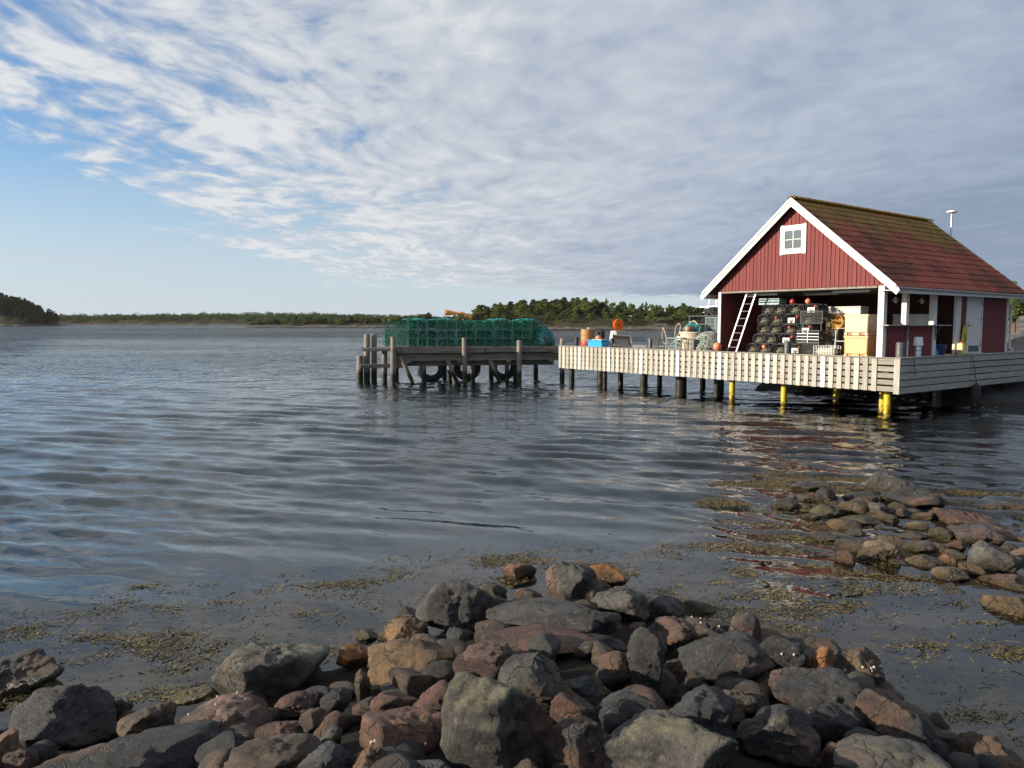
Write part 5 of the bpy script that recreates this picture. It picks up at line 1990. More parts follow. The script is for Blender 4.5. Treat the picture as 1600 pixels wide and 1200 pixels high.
bollard(0.05, 14.05, 0.40, 0.085, M['black'], 'black mooring post right of the brown barrel')
bollard(0.05, 11.75, 0.40, 0.085, M['black'], 'black mooring post right of the orange reel')
bollard(0.05, 9.55, 0.42, 0.085, M['dgrey'], 'dark mooring post between the black frame and the pale tub')
bollard(0.05, 7.3, 0.44, 0.095, M['dgrey'], 'dark mooring post in front of the pale tub')
bollard(-0.12, 3.15, 0.44, 0.11, M['dgrey'], 'dark mooring post in front of the trap stack in the boathouse')
bollard(0.35, -0.42, 0.47, 0.125, M['dgrey'], 'dark grey mooring post near the dock corner')
bollard(1.28, -0.50, 0.36, 0.10, M['steel'], 'grey mooring post under the upturned white bucket')
t = thing('bucket', 'white bucket upturned on a grey mooring post before the counter', 'bucket', W(1.28, -0.50, 0.355), ROTZ)
MB().lathe([(0.15, 0.0), (0.155, 0.03), (0.145, 0.035), (0.125, 0.26), (0.12, 0.27), (0.01, 0.272)], 18).build('body', M['lamp_white'], t, smooth=True)
MB().tube([(0.15 * math.cos(a), 0.15 * math.sin(a), 0.04) for a in [k * math.pi / 8 for k in range(16)]], 0.008, 5, closed=True).build('rim', M['lamp_white'], t)

# ---- left group: barrel, crate, fish tray, reel
t = thing('barrel', 'rusty brown barrel at the left end of the dock', 'barrel', W(1.3, 15.25 - 0.55, -0.012), ROTZ)
pr = [(0.30, 0.0), (0.32, 0.02), (0.32, 0.22), (0.335, 0.235), (0.32, 0.25), (0.32, 0.48), (0.335, 0.495), (0.32, 0.51), (0.32, 0.76), (0.30, 0.78), (0.29, 0.75), (0.02, 0.75)]
MB().lathe(pr, 24).build('drum', M['brown'], t, smooth=True)
MB().lathe([(0.326, 0.02), (0.330, 0.03), (0.330, 0.20), (0.326, 0.21)], 24).build('lower_band', M['redfloat'], t, smooth=True)
MB().tube([(0.05, 0, 0.74), (0.05, 0, 0.86)], 0.03, 8).build('bung', M['lamp_white'], t)
t = thing('can', 'dark metal can behind the barrel rim', 'can', W(1.75, 14.25, 0.0), ROTZ)
MB().lathe([(0.15, -0.01), (0.16, 0.0), (0.16, 0.68), (0.14, 0.70), (0.01, 0.7)], 14).build('body', M['black'], t, smooth=True)
MB().tube([(-0.12, 0, 0.7), (-0.1, 0, 0.78), (0.1, 0, 0.78), (0.12, 0, 0.7)], 0.012, 6).build('handle', M['black'], t)
t = thing('float_heap', 'coral net floats heaped between the barrel and the blue box', 'float', W(1.0, 13.6, 0.0), ROTZ)
for k, (a, b, c, s) in enumerate(((0, 0, 0.16, .17), (0.1, 0.22, 0.15, .15), (0.05, -0.2, 0.13, .13), (0.05, 0.1, 0.36, .14))):
    MB().ball((a, b, c), s, 14, 9, 0.9).build('float', M['coral'], t, smooth=True)
t = thing('box', 'bright blue plastic box on the dock beside the coral floats', 'box', W(0.35, 12.95, 0.0), ROTZ)
b = MB()
b.prism([(-0.20, -0.01), (0.20, -0.01), (0.24, 0.26), (-0.24, 0.26)], 1, -0.45, 0.45)
b.build('body', M['blue'], t, bevel=0.02)
MB().box(-0.26, 0.26, -0.48, 0.48, 0.262, 0.30).build('rim', M['blue'], t, bevel=0.008)
MB().box(-0.18, 0.18, -0.38, -0.1, 0.301, 0.34).box(-0.15, 0.16, 0.0, 0.3, 0.301, 0.33).build('wrapping', M['styro'], t, bevel=0.02)
t = thing('fish_tray', 'grey tray tipped on its side beside the blue box', 'tray', W(0.55, 11.75, 0.20), (R(58), R(4), YAW - 0.35), None)
b = MB()
b.box(-0.40, 0.40, -0.24, 0.24, 0.0, 0.02).box(-0.42, -0.40, -0.26, 0.26, 0.0, 0.15).box(0.40, 0.42, -0.26, 0.26, 0.0, 0.15).box(-0.40, 0.40, -0.26, -0.24, 0.0, 0.15).box(-0.40, 0.40, 0.24, 0.26, 0.0, 0.15)
b.build('shell', M['grey_pl'], t)
b = MB()
b.box(-0.44, 0.44, -0.28, -0.25, 0.15, 0.18).box(-0.44, 0.44, 0.25, 0.28, 0.15, 0.18).box(-0.44, -0.41, -0.25, 0.25, 0.15, 0.18).box(0.41, 0.44, -0.25, 0.25, 0.15, 0.18)
b.build('rim', M['styro'], t)
t = thing('line_hauler', 'grey line hauler with a bright orange reel on top', 'winch', W(1.0, 12.35, 0.0), (0, 0, YAW - 0.25))
b = MB()
b.prism([(-0.36, -0.012), (0.36, -0.012), (0.36, 0.40), (0.18, 0.72), (-0.22, 0.72), (-0.36, 0.45)], 0, -0.28, 0.28)
b.build('housing', M['grey_pl'], t, bevel=0.03)
MB().prism([(0.20, 0.36), (-0.02, 0.36), (-0.02, 0.70), (0.16, 0.70)], 0, -0.30, -0.285).build('panel', M['lamp_white'], t)
MB().tube([(0, -0.05, 0.70), (0, -0.05, 0.95)], 0.05, 10).build('bracket', M['dgrey'], t)
m = Matrix.Translation((-0.06, -0.05, 0.98)) @ Matrix.Rotation(R(-30), 4, 'Z') @ Matrix.Rotation(R(90), 4, 'X') @ Matrix.Rotation(R(35), 4, 'Y')
o = MB().lathe([(0.04, -0.07), (0.23, -0.07), (0.25, -0.05), (0.22, -0.03), (0.10, 0.0), (0.22, 0.03), (0.25, 0.05), (0.23, 0.07), (0.04, 0.07)], 26, (0, 0, 0), m).build('reel', M['orange'], t, smooth=True)
MB().lathe([(0.03, -0.10), (0.05, -0.09), (0.05, 0.09), (0.03, 0.1)], 12, (0, 0, 0), m).build('hub', M['dgrey'], o, smooth=True)

# ---- middle group: frames, tub with net, traps, rope heap
def wire_frame(name, label, lx, ly, w, d, h, mat, rz=0.0, group=None):
    t = thing(name, label, 'frame', W(lx, ly, 0.0), (0, 0, YAW + rz), group)
    b = MB()
    c = [(-d / 2, -w / 2), (d / 2, -w / 2), (d / 2, w / 2), (-d / 2, w / 2)]
    for i in range(4):
        a, e = c[i], c[(i + 1) % 4]
        b.bar((*a, 0.0), (*e, 0.0), 0.03)
        b.bar((*a, h), (*e, h), 0.03)
        b.bar((*a, 0.0), (*a, h), 0.03)
    b.build('frame', mat, t)
    n = MB()
    net_panel(n, (-d / 2, -w / 2, 0), (0, w, 0), (0, 0, h), 8, 6, 0.006)
    net_panel(n, (-d / 2, -w / 2, 0), (d, 0, 0), (0, 0, h), 6, 6, 0.006)
    n.build('netting', mat, t)
    return t


wire_frame('steel_frame', 'low black steel frame standing on the dock left of the wire cages', 0.9, 9.95, 0.62, 0.6, 0.36, M['net_black'])
wire_frame('steel_frame', 'tall black wire frame behind the low black frame', 2.0, 10.5, 0.7, 0.6, 1.0, M['net_black'])
wire_frame('wire_cage', 'pale grey-blue wire cage left of the pale tub', 0.45, 8.55, 0.55, 0.55, 0.46, M['net_grey'])
wire_frame('steel_frame', 'grey wire frame in front of the pale tub', 0.4, 7.75, 0.62, 0.4, 0.42, M['net_black'])
# stray hose loops
t = thing('hose_loops', 'thin white hose standing up in loose loops behind the frames', 'hose', W(1.2, 8.9, 0.0), ROTZ)
b = MB()
pts = []
for k in range(60):
    s = k / 59
    a = s * 13.2
    pts.append((0.08 * math.sin(a * 0.7), 1.0 - s * 1.7 + 0.30 * math.sin(a), 0.62 + 0.42 * math.cos(a * 0.98 + 0.6) - 0.2 * abs(s - .5)))
b.tube([(0, 0.7, -0.01)] + pts, 0.016, 6)
b.build('hose', M['rope_c'], t, smooth=True)
MB().box(-0.02, 0.02, 0.10, 0.26, 0.36, 0.50).build('tag', M['lamp_white'], t)
MB().box(-0.024, -0.021, 0.13, 0.16, 0.40, 0.45).box(-0.024, -0.021, 0.18, 0.23, 0.40, 0.45).build('lettering', M['black'], t)

t = thing('tub', 'pale round plastic tub heaped with teal net', 'tub', W(1.35, 8.45, 0.0), ROTZ)
MB().lathe([(0.44, -0.012), (0.46, 0.02), (0.52, 0.62), (0.56, 0.66), (0.56, 0.70), (0.50, 0.70), (0.47, 0.60), (0.02, 0.58)], 28).build('shell', M['cream'], t, smooth=True)
t = thing('net_bundle', 'teal net heaped in the pale round tub', 'net', W(1.35, 8.45, 0.585), ROTZ)
tangle(MB(), (0, 0, 0), (0.43, 0.43, 0.48), 130, 0.017, 15).build('net', M['net_teal'], t)
MB().ball((0, 0, 0.12), 0.36, 14, 8, 0.75).build('core', M['net_black'], t, smooth=True)
b = MB()
b.tube([(0.1, 0.35, 0.2), (0.0, 0.2, 0.5), (0.0, -0.05, 0.56), (0.0, -0.35, 0.3), (-0.2, -0.45, 0.1)], 0.02, 6)
b.build('rope', M['rope_c'], t, smooth=True)
t = thing('buoy', 'small coral buoy on the rim of the pale tub', 'buoy', W(0.85, 8.30, 0.705), ROTZ)
MB().ball((0, 0, 0.11), 0.12, 16, 10, 0.85).build('ball', M['coral'], t, smooth=True)
MB().tube([(0, 0, 0.2), (0, 0, 0.26)], 0.03, 8).build('eye', M['dblue'], t)

t = thing('rope_heap', 'rounded heap of grey-green rope beside the boathouse corner', 'rope', W(0.75, 7.15, 0.0), ROTZ)
MB().lathe([(0.60, -0.01), (0.62, 0.1), (0.55, 0.35), (0.36, 0.56), (0.1, 0.65), (0.01, 0.66)], 20).build('core', M['rope_k'], t, smooth=True)
tangle(MB(), (0, 0, 0), (0.70, 0.66, 0.72), 330, 0.019, 25, seg=11).build('rope', M['rope_g'], t, smooth=True)

GC = box_trap_meshes(0.62, 0.9, 0.42, M['net_grey'], M['net_grey'], 0.02, 0.008, 0.06)
for k, (lx, ly, z, rz, lab) in enumerate((
        (1.55, 6.45, 0.0, 0.0, 'bottom'), (1.55, 6.42, 0.425, 0.05, 'second'), (1.55, 6.40, 0.85, -0.03, 'third'), (1.6, 6.4, 1.275, 0.04, 'top'))):
    t = thing('wire_cage', 'blue-grey wire cage against the boathouse wall, %s of the right stack' % lab, 'cage', W(lx + 0.9, ly + 0.0, z - 0.01 * (k == 0)), (0, 0, YAW + math.pi / 2 * 0 + rz), 'blue-grey cages by the boathouse corner')
    link('frame', GC[0], t, rot=(0, 0, 0), loc=(-0.9, 0, 0))
    link('netting', GC[1], t, loc=(-0.9, 0, 0))
for k, (lx, ly, z, lab) in enumerate(((1.9, 7.55, 0.0, 'bottom'), (1.9, 7.5, 0.425, 'middle'), (1.9, 7.35, 0.85, 'top'))):
    t = thing('wire_cage', 'blue-grey wire cage behind the rope heap, %s of the left stack' % lab, 'cage', W(lx, ly, z - 0.01 * (k == 0)), (0, 0, YAW + 0.04 * (k - 1)), 'blue-grey cages by the boathouse corner')
    link('frame', GC[0], t)
    link('netting', GC[1], t)

t = thing('scrap_rack', 'dark rack of pipes, masts and tangled gear behind the pale tub', 'rack', W(3.2, 9.0, 0.0), ROTZ)
b = MB()
rr = random.Random(6)
for sx in (-0.5, 0.5):
    for sy in (-0.8, 0.8):
        b.bar((sx, sy, -0.012), (sx, sy, 1.35), 0.05)
for z in (0.5, 1.0, 1.35):
    b.bar((-0.5, -0.85, z), (-0.5, 0.85, z), 0.04)
    b.bar((0.5, -0.85, z), (0.5, 0.85, z), 0.04)
for k in range(5):
    b.bar((-0.5, -0.8 + k * 0.4, 1.37), (0.5, -0.8 + k * 0.4, 1.37), 0.04)
b.build('frame', M['net_black'], t)
b = MB()
b.bar((0, 0.35, 1.3), (0, 0.15, 2.05), 0.03).bar((0, -0.2, 1.3), (0, -0.2, 2.0), 0.03).bar((0, -0.55, 1.3), (0, -0.5, 1.9), 0.03)
b.bar((0, -0.75, 1.78), (0, 0.7, 1.74), 0.03).bar((0, -0.3, 1.55), (0, 0.55, 1.5), 0.03)
b.build('mast', M['steel'], t)
MB().box(-0.05, 0.05, -0.42, -0.30, 1.95, 2.02).box(-0.05, 0.05, -0.34, -0.2, 1.38, 1.46).build('antenna', M['lamp_white'], t)
tangle(MB(), (0, -0.1, 1.0), (0.55, 0.75, 0.72), 150, 0.02, 35).build('gear', M['net_black'], t)
tangle(MB(), (0, 0.1, 0.0), (0.5, 0.8, 1.1), 100, 0.024, 36).build('gear', M['net_black'], t)

t = thing('buoy', 'orange ball buoy at the left foot of the boathouse', 'buoy', W(-0.14, 6.05, 0.03), ROTZ)
MB().ball((0, 0, 0.155), 0.16, 20, 12, 0.98).build('ball', M['coral'], t, smooth=True)
MB().tube([(0, 0, 0.30), (0, 0, 0.35)], 0.03, 8).build('eye', M['dblue'], t)


# ---- inside the boathouse
t = thing('ladder', 'aluminium ladder leaning at the left of the boathouse opening', 'ladder', W(0.16, 5.62, 0.0), ROTZ)
bt0, bt1 = Vector((0.0, 0.22, -0.01)), Vector((0.0, -0.18, -0.01))
tp0, tp1 = Vector((0.05, -0.55, 2.12)), Vector((0.05, -0.93, 2.12))
MB().bar(bt0, tp0, 0.05, 0.03, (1, 0, 0)).build('rail', M['alu'], t)
MB().bar(bt1, tp1, 0.05, 0.03, (1, 0, 0)).build('rail', M['alu'], t)
for k in range(8):
    s = (k + 0.7) / 8.2
    MB().tube([bt0.lerp(tp0, s), bt1.lerp(tp1, s)], 0.014, 6).build('rung', M['alu'], t)


def creel_meshes(wx, dy, hz, flat=False):
    """D-shaped creel lying along y"""
    f = MB()
    hoop = []
    for k in range(11):
        a = math.pi * k / 10
        hoop.append((dy / 2 - dy / 2 * math.cos(a), hz * (0.35 + 0.65 * math.sin(a)) if 0 < k < 10 else 0.0))
    hoop = [(0.0, 0.0), (0.0, hz * 0.35)] + [(dy / 2 - dy / 2 * math.cos(a), hz * 0.35 + hz * 0.65 * math.sin(a) ** 0.55) for a in [math.pi * k / 8 for k in range(1, 8)]] + [(dy, hz * 0.35), (dy, 0.0)]
    for x in (0.0, wx / 2, wx):
        f.tube([(x, p, q) for p, q in hoop], 0.011, 5, closed=True)
    for p, q in ((0, 0), (dy, 0), (dy / 2, hz), (0, hz * 0.35), (dy, hz * 0.35)):
        f.bar((0, p, q), (wx, p, q), 0.016)
    n = MB()
    for i in range(len(hoop) - 1):
        (p0, q0), (p1, q1) = hoop[i], hoop[i + 1]
        net_panel(n, (0, p0, q0), (wx, 0, 0), (0, p1 - p0, q1 - q0), int(wx / 0.045), 3, 0.008)
    for x in (0.0, wx):
        for k in range(1, 8):
            y = dy * k / 8
            q = np.interp(y, [h[0] for h in hoop[1:-1]], [h[1] for h in hoop[1:-1]])
            n.box(x, x + 0.003, y - 0.0025, y + 0.0025, 0, float(q))
    r = MB()
    tangle(r, (wx * 0.4, dy / 2, 0.015), (0.19, 0.18, 0.19), 40, 0.015, 77)
    return f.mesh('frame', M['dgrey']), n.mesh('netting', M['net_black']), r.mesh('rope_coil', M['rope_d'])


CR = creel_meshes(0.62, 0.46, 0.33)
CX = creel_meshes(0.62, 0.74, 0.33)
FL = MB().ball((0, 0, 0), 0.058, 12, 8).mesh('float', M['redfloat'], True)
FP = MB().ball((0, 0, 0), 0.08, 12, 8).mesh('float', M['coral'], True)
_lb = MB().box(-0.006, 0.0, -0.13, 0.13, -0.085, 0.085).mesh('number_plate', M['lamp_white'])
_lk = MB()
for yy in (-0.055, 0.045):
    _lk.tube([(-0.008, yy + 0.028 * math.cos(a), 0.035 * math.sin(a)) for a in [k * math.pi / 5 for k in range(10)]], 0.012, 4, closed=True)
LK = _lk.mesh('lettering', M['black'])


def creels():
    rr = random.Random(14)
    rows = ['bottom', 'second', 'third', 'fourth', 'top']
    start = [5.25, 5.0, 4.85, 4.82, 4.7]
    n = 0
    for z in range(5):
        y = start[z]
        pat = [(0, 'f'), (0, 'r'), (1, 'p'), (0, '-'), (1, 'r')] if z % 2 else [(0, '-'), (0, 'c'), (1, 'r'), (0, 'p'), (0, 'r')]
        k = 0
        for wide, fl in pat:
            d = 0.77 if wide else 0.485
            if y - d < 2.35:
                break
            t = thing('creel', 'rounded wire creel, %s from the left in the %s row of the boathouse stack' % (ORD[k], rows[z]), 'creel',
                      W(0.50 + rr.uniform(-.03, .05), y - d, -0.01 + z * 0.345), (0, 0, YAW + rr.uniform(-.05, .05)), 'creels stacked in the boathouse')
            ms = CX if wide else CR
            link('frame', ms[0], t)
            link('netting', ms[1], t)
            link('rope_coil', ms[2], t, loc=(-0.12, 0, 0))
            if fl in 'rc' and (z + k) % 3 == 1:
                link('float', FL if fl == 'r' else FP, t, loc=(0.06, d * 0.55, 0.22))
            if fl == 'p':
                link('float', FL, t, loc=(0.05, d * 0.25, 0.24))
                pl = link('number_plate', _lb, t, loc=(-0.015, d * 0.5, 0.12))
                link('lettering', LK, pl)
            y -= d
            k += 1
            n += 1


creels()
GB = box_trap_meshes(0.85, 0.8, 0.40, M['dgrey'], M['net_black'], 0.014, 0.008, 0.045)
for k, (ly, z, lab) in enumerate(((2.22, -0.01, 'dark square wire cage at the bottom right of the boathouse creel stack'), (2.30, 0.40, 'square galvanised cage facing out at the right of the creel stack'),
                                  (2.25, 1.05, 'dark square mesh cage at the upper right of the creel stack'))):
    t = thing('wire_cage', lab, 'cage', W(0.25 + 0.1 * k + 0.85, ly, z + (0.0 if k < 2 else 0.0)), (0, 0, YAW))
    link('frame', GB[0], t, loc=(-0.85, 0, 0))
    link('netting', GB[1], t, loc=(-0.85, 0, 0))
    if k == 1:
        b = MB()
        for q in (0.1, 0.2, 0.3):
            b.bar((-0.86, 0.0, q), (-0.86, 0.8, q), 0.014)
        b.bar((-0.86, 0.4, 0.0), (-0.86, 0.4, 0.4), 0.014)
        b.build('door_grid', M['steel'], t)
    if k == 2:
        b = MB()
        for (x_, y_) in ((-0.80, 0.06), (-0.80, 0.74), (-0.05, 0.06), (-0.05, 0.74)):
            b.bar((x_, y_, -0.245), (x_, y_, 0.0), 0.03)
        b.build('leg', M['net_black'], t)

# clear plastic crates and floats on top of the stack
t = thing('crate', 'pale blue-grey plastic crate on top of the creel stack', 'crate', W(0.62, 4.45, 1.70), (0, 0.1, YAW + 0.05))
b = MB()
b.box(0, 0.5, -0.4, 0.4, 0, 0.02)
for (x0, x1, y0, y1) in ((0, 0.02, -0.4, 0.4), (0.48, 0.5, -0.4, 0.4), (0.02, 0.48, -0.4, -0.38), (0.02, 0.48, 0.38, 0.4)):
    b.box(x0, x1, y0, y1, 0.02, 0.07).box(x0, x1, y0, y1, 0.11, 0.16).box(x0, x1, y0, y1, 0.19, 0.23)
for y in (-0.39, -0.13, 0.13, 0.39):
    b.box(0.002, 0.018, y - 0.01, y + 0.01, 0.02, 0.23)
b.build('shell', M['net_grey'], t)
for i, (ly, z, mt, lab) in enumerate(((3.55, 1.79, 'redfloat', 'bright red float on the top of the creel stack'), (2.95, 1.79, 'coral', 'faded pink float on the top right of the creel stack'))):
    t = thing('float', lab, 'float', W(0.7, ly, z), ROTZ)
    MB().ball((0, 0, 0), 0.095, 16, 10).build('ball', M[mt], t, smooth=True)
    MB().tube([(0, 0, 0.1), (0, 0, 0.15)], 0.025, 8).build('eye', M['black'], t)

# reel of yellow line
t = thing('line_reel', 'orange-yellow reel of line right of the creel stack', 'reel', W(1.35, 2.2, 0.85), (0, 0, YAW))
m = Matrix.Rotation(R(90), 4, 'Y')
MB().lathe([(0.03, -0.12), (0.24, -0.12), (0.25, -0.10), (0.17, -0.08), (0.17, 0.08), (0.25, 0.10), (0.24, 0.12), (0.03, 0.12)], 22, (0, 0, 0.25), m @ Matrix.Translation((-0.25, 0, -0.25))).build('spool', mat_plain('ochre_plastic', (0.55, 0.26, 0.03), 0.5, 0.2), t, smooth=True)
MB().box(-0.2, 0.2, -0.12, 0.12, -0.86, -0.02).build('stand', M['net_black'], t, bevel=0.02)


def fish_tub(lx, ly, z, label, mat, w=0.78, d=1.02, h=0.66):
    t = thing('fish_tub', label, 'tub', W(lx, ly, z), ROTZ, 'insulated fish tubs in the boathouse')
    b = MB()
    b.prism([(0.02, 0.09), (w - 0.02, 0.09), (w, h), (0.0, h)], 0, 0.0, d)
    b.build('shell', mat, t, bevel=0.015)
    MB().box(-0.015, d + 0.015, -0.015, w + 0.015, h - 0.075, h + 0.004).build('rim', mat, t, bevel=0.01)
    f = MB()
    for a, c in ((0.0, 0.10), (0.27, w - 0.27), (w - 0.10, w)):
        f.box(0.0, d, a + 0.001, c - 0.001, -0.0, 0.088)
    f.build('foot', mat, t, bevel=0.006)
    f = MB()
    f.box(0.04, d - 0.04, 0.1, w - 0.1, 0.012, 0.087)
    f.build('fork_channel', M['brown'], t)
    MB().tube([(0.15, -0.008, 0.16), (0.15, 0.02, 0.16)], 0.035, 10).tube([(0.15, -0.008, 0.3), (0.15, 0.02, 0.3)], 0.03, 10).build('plug', M['brown'], t)


fish_tub(0.18, 0.52, -0.01, 'lower of the two yellow-cream fish tubs beside the front post', M['tub'])
fish_tub(0.18, 0.53, 0.665, 'upper pale cream fish tub, on the stack beside the front post', M['tub_pale'])
fish_tub(1.45, 1.95, -0.01, 'lower fish tub of the shaded stack behind, left of the front tubs', M['tub'])
fish_tub(1.45, 1.97, 0.665, 'upper yellow fish tub of the stack behind, crossed by a shadow', M['tub'])
t = thing('styrofoam_box', 'white styrofoam box on the rear fish tubs', 'box', W(1.55, 1.55, 1.345), ROTZ)
MB().box(0, 0.5, 0, 1.15, 0, 0.22).build('body', M['styro'], t, bevel=0.015)
MB().box(-0.01, 0.51, -0.01, 1.16, 0.222, 0.27).build('lid', M['styro'], t, bevel=0.01)

t = thing('chair', 'white tubular metal chair between the fish tubs', 'chair', W(0.75, 1.72, 0.0), (0, 0, YAW + 0.5))
for sy in (-0.19, 0.19):
    MB().tube([(-0.2, sy, -0.01), (-0.17, sy, 0.43), (0.2, sy, 0.43), (0.24, sy, -0.01)], 0.012, 6).build('leg', M['lamp_white'], t)
MB().tube([(0.2, -0.19, 0.43), (0.27, -0.19, 0.8), (0.29, -0.1, 0.88), (0.29, 0.1, 0.88), (0.27, 0.19, 0.8), (0.2, 0.19, 0.43)], 0.012, 6).build('back_frame', M['lamp_white'], t)
MB().box(-0.2, 0.22, -0.2, 0.2, 0.443, 0.475).build('seat', M['styro'], t, bevel=0.01)
t = thing('basket', 'white wire basket on the floor before the rear fish tubs', 'basket', W(0.15, 1.62, 0.0), ROTZ)
b = MB()
for z in (0.0, 0.11, 0.22, 0.31):
    b.tube([(0, 0, z), (0.4, 0, z), (0.4, 0.72, z), (0, 0.72, z)], 0.008, 5, closed=True)
for k in range(9):
    b.bar((0, 0.09 * k, 0), (0, 0.09 * k, 0.31), 0.008).bar((0.4, 0.09 * k, 0), (0.4, 0.09 * k, 0.31), 0.008).bar((0, 0.09 * k, 0), (0.4, 0.09 * k, 0), 0.008)
b.build('wire', M['steel'], t)
MB().box(0.04, 0.36, 0.05, 0.66, 0.012, 0.24).build('rope_contents', M['rope_c'], t, bevel=0.05)

t = thing('chest_freezer', 'white chest freezer behind the counter opening', 'freezer', W(4.05, 0.75, 0.0), ROTZ)
MB().box(0, 0.62, 0, 1.0, -0.01, 1.30).build('cabinet', M['lamp_white'], t, bevel=0.02)
MB().box(-0.01, 0.63, -0.01, 1.01, 1.303, 1.37).build('lid', M['lamp_white'], t, bevel=0.015)
MB().tube([(-0.02, 0.4, 1.33), (-0.05, 0.4, 1.33), (-0.05, 0.6, 1.33), (-0.02, 0.6, 1.33)], 0.01, 6).build('handle', M['dgrey'], t)

t = thing('hose_coil', 'yellow hose hanging in a long coil beside the white door', 'hose', W(5.28, -0.13, 0.0), ROTZ)
b = MB()
rr = random.Random(9)
for k in range(11):
    w_ = rr.uniform(0.10, 0.22)
    x0 = rr.uniform(-0.05, 0.05)
    lo = rr.uniform(0.05, 0.22)
    pts = []
    for q in range(15):
        a = 2 * math.pi * q / 15
        zz = lo + (0.98 - lo) * (0.5 + 0.5 * math.cos(a))
        wd = w_ * math.sin(a) * (0.35 + 0.65 * (1 - (zz - lo) / (0.98 - lo)))
        pts.append((x0 + wd, rr.uniform(-0.045, 0.045), zz))
    b.tube(pts, 0.013, 6, closed=True)
b.tube([(-0.1, -0.02, 0.45), (-0.32, -0.06, 0.25), (-0.4, -0.08, 0.06), (-0.2, -0.08, 0.02)], 0.012, 6)
b.build('hose', M['rope_y'], t, smooth=True)
MB().tube([(0, 0.10, 0.97), (0, -0.05, 0.97), (0, -0.07, 1.02)], 0.014, 6).build('hook', M['dgrey'], t)
t = thing('jerrycan', 'pale yellow plastic can behind the hanging hose', 'can', W(4.92, -0.2, 0.0), ROTZ)
MB().box(-0.12, 0.12, -0.1, 0.1, -0.01, 0.38).build('body', mat_plain('pale_yellow', (0.6, 0.5, 0.22), 0.5, 0.1), t, bevel=0.03)
MB().tube([(0, 0, 0.37), (0, 0, 0.43)], 0.035, 10).build('cap', M['redfloat'], t)
t = thing('basin', 'dark blue plastic basin on the floor by the recess', 'basin', W(3.95, 0.15, 0.0), ROTZ)
MB().lathe([(0.20, -0.01), (0.22, 0.0), (0.30, 0.30), (0.32, 0.31), (0.29, 0.31), (0.2, 0.03), (0.01, 0.03)], 20).build('bowl', M['dblue'], t, smooth=True)
MB().lathe([(0.315, 0.30), (0.33, 0.31), (0.315, 0.325), (0.30, 0.315)], 20).build('rim', M['dblue'], t, smooth=True)

# black fender at the side of the dock
t = thing('boat_fender', 'black sausage fender hanging from the right side of the dock', 'fender', W(4.40, -0.95, -1.32), ROTZ)
MB().lathe([(0.03, -0.40), (0.10, -0.36), (0.14, -0.28), (0.14, 0.24), (0.10, 0.33), (0.035, 0.37), (0.03, 0.42)], 16).build('body', M['black'], t, smooth=True)
MB().tube([(0, 0, 0.4), (-0.03, 0.05, 0.8), (-0.04, 0.14, 1.25), (-0.04, 0.19, 1.36)], 0.012, 6).build('rope', M['rope_k'], t)
t = thing('mooring_rope', 'thin rope hanging over the dock corner', 'rope', W(0.25, -0.84, 0.0), ROTZ)
MB().tube([(0.3, 0.2, 0.035), (0.15, 0.08, 0.04), (0.1, 0.0, 0.03), (0.12, -0.02, -0.2), (0.2, -0.025, -0.45), (0.16, -0.02, -0.5), (0.22, -0.025, -0.42)], 0.012, 6).build('rope', M['rope_k'], t, smooth=True)


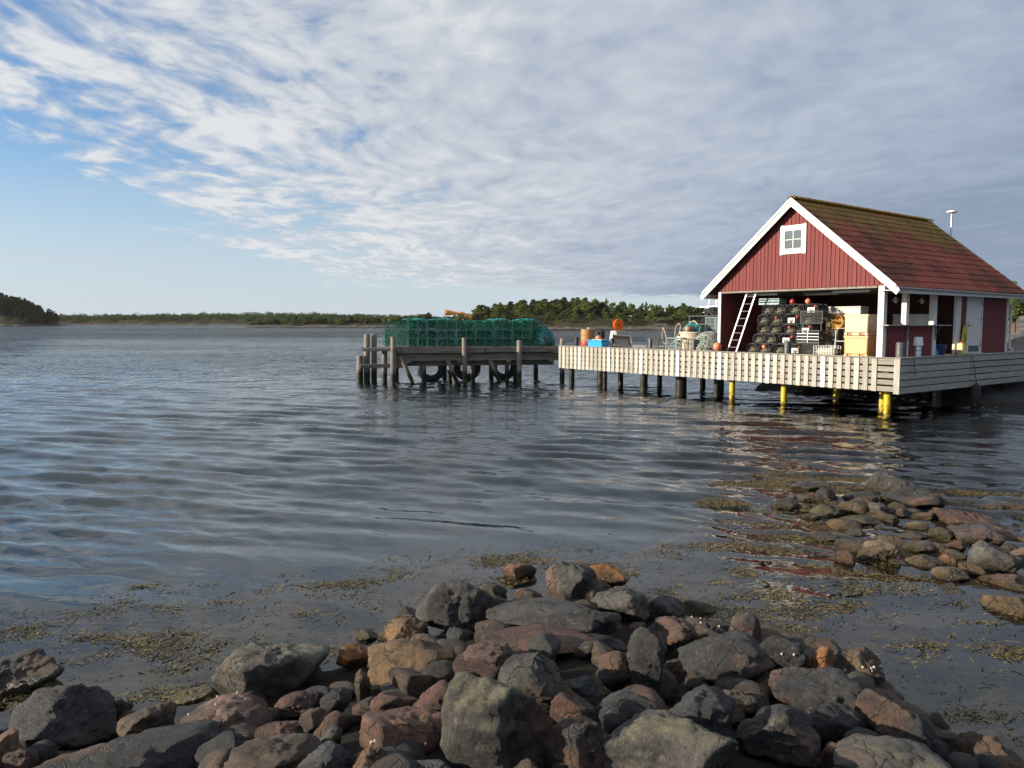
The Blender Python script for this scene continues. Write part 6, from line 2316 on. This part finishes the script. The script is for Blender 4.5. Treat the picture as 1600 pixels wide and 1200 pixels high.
# ================================================================== LAND BEHIND THE BOATHOUSE
def shore_bank():
    n = 70
    xs = np.linspace(0, 1, n)
    lx = 2.4 + 30 * xs ** 1.6
    ly = np.linspace(-6, 14, 60)
    LX, LY = np.meshgrid(lx, ly)
    x = LX.ravel()
    y = LY.ravel()
    base = -1.75 + np.interp(x, [2.4, 3.4, 4.5, 8.0, 11.0, 14, 20, 32], [-2.0, -0.3, 0.15, 0.6, 1.2, 1.6, 2.3, 3.6])
    edge = sstep(y, 14.0, 12.0) * sstep(y, -6, -3.5)
    z = -3.9 + (base + 3.9) * edge
    P = np.stack([x * 0.9, y * 0.9, 0 * x], -1)
    z = z + 0.28 * fbm(P, 60, 5, 0.55)
    z = np.where((y < -0.4) & (x < 12.5), np.minimum(z, -1.45 + 0.35 * sstep(x, 8.0, 12.0)), z)
    under = (x < 10.5) & (y > -1.0) & (y < 7.6)
    z = np.where(under, np.minimum(z, -0.42), z)
    z = np.where((x < 10.5) & (y >= 7.6), np.minimum(z, -3.0), z)
    c, s = math.cos(YAW), math.sin(YAW)
    V = np.stack([DO.x + c * x - s * y, DO.y + s * x + c * y, DECK_Z + z], -1)
    i = np.arange(59)[:, None] * n + np.arange(n - 1)[None, :]
    f = np.stack([i, i + 1, i + n + 1, i + n], -1).reshape(-1, 4)
    m, nt = newmat('bank_rock')
    wp = nt.add('ShaderNodeNewGeometry').outputs['Position']
    a = nt.noise(nt.map(wp, scale=(1, 1, 2.2)), 1.1, 6.0, 0.7)
    zc = nt.add('ShaderNodeSeparateXYZ', ins={0: wp}).outputs[2]
    col = nt.mix(nt.step(a, 0.3, 0.7), (0.07, 0.066, 0.065), (0.22, 0.20, 0.185))
    col = nt.mix(nt.step(nt.math('ADD', zc, nt.math('MULTIPLY', a, 2.0)), 4.0, 5.2), col, (0.11, 0.075, 0.03))
    col = nt.mix(nt.step(zc, 0.9, 0.5), col, (0.02, 0.02, 0.018))
    b = nt.add('ShaderNodeBsdfPrincipled', ins={'Base Color': col, 'Roughness': 0.9})
    bp = nt.add('ShaderNodeBump', ins={'Height': a, 'Strength': 1.0, 'Distance': 0.3})
    nt.put(b, 'Normal', bp.outputs[0])
    finish(nt, b)
    o = link('rocky_bank', np_mesh('rocky_bank', V, f, m, True))
    tag(o, kind='structure')


shore_bank()
NB = [broad_meshes(51, 3.2, 0.075, 420, mat_leaf('shore_leaves', (0.04, 0.07, 0.015), (0.15, 0.19, 0.05)), 22, 1.5),
      pine_meshes(52, 6.5, 0.11, 420, M['pine'], 0.9, 0.25)]
for k, (lx, ly, kind, s, lab) in enumerate(((21.0, 4.2, 0, 0.72, 'pale green bushy tree on the rocks just right of the boathouse'), (25.5, 6.0, 1, 0.36, 'pine standing behind the bushy tree right of the boathouse'),
                                            (20.0, 1.5, 0, 0.7, 'green shrub tree at the far right edge behind the dock'), (25.0, 3.0, 1, 0.36, 'pine at the far right edge behind the shrub tree'),
                                            (22.5, 8.0, 0, 0.72, 'leafy tree mostly hidden behind the boathouse back corner'))):
    z = float(np.interp(lx, [14, 20, 32], [1.6, 2.3, 3.6])) - 1.75 - 0.1
    tree(('leafy_tree', 'pine_tree')[kind], NB[kind], *W(lx, ly)[:2], DECK_Z + z, s, s, k * 1.3, lab, 'trees on the rocks right of the boathouse')


# ================================================================== AIR: thin even sea haze round the whole place
def make_haze():
    m, n = newmat('sea_haze')
    v = n.add('ShaderNodeVolumePrincipled', ins={'Color': (0.92, 0.95, 1.0, 1), 'Density': 0.00003, 'Anisotropy': 0.2})
    n.add('ShaderNodeOutputMaterial', ins={'Volume': v.outputs[0]})
    o = MB().box(-14000, 14000, -60, 9600, -7.5, 52).build('haze', m)
    tag(o, 'thin pale haze over the water', 'haze', kind='stuff')


make_haze()
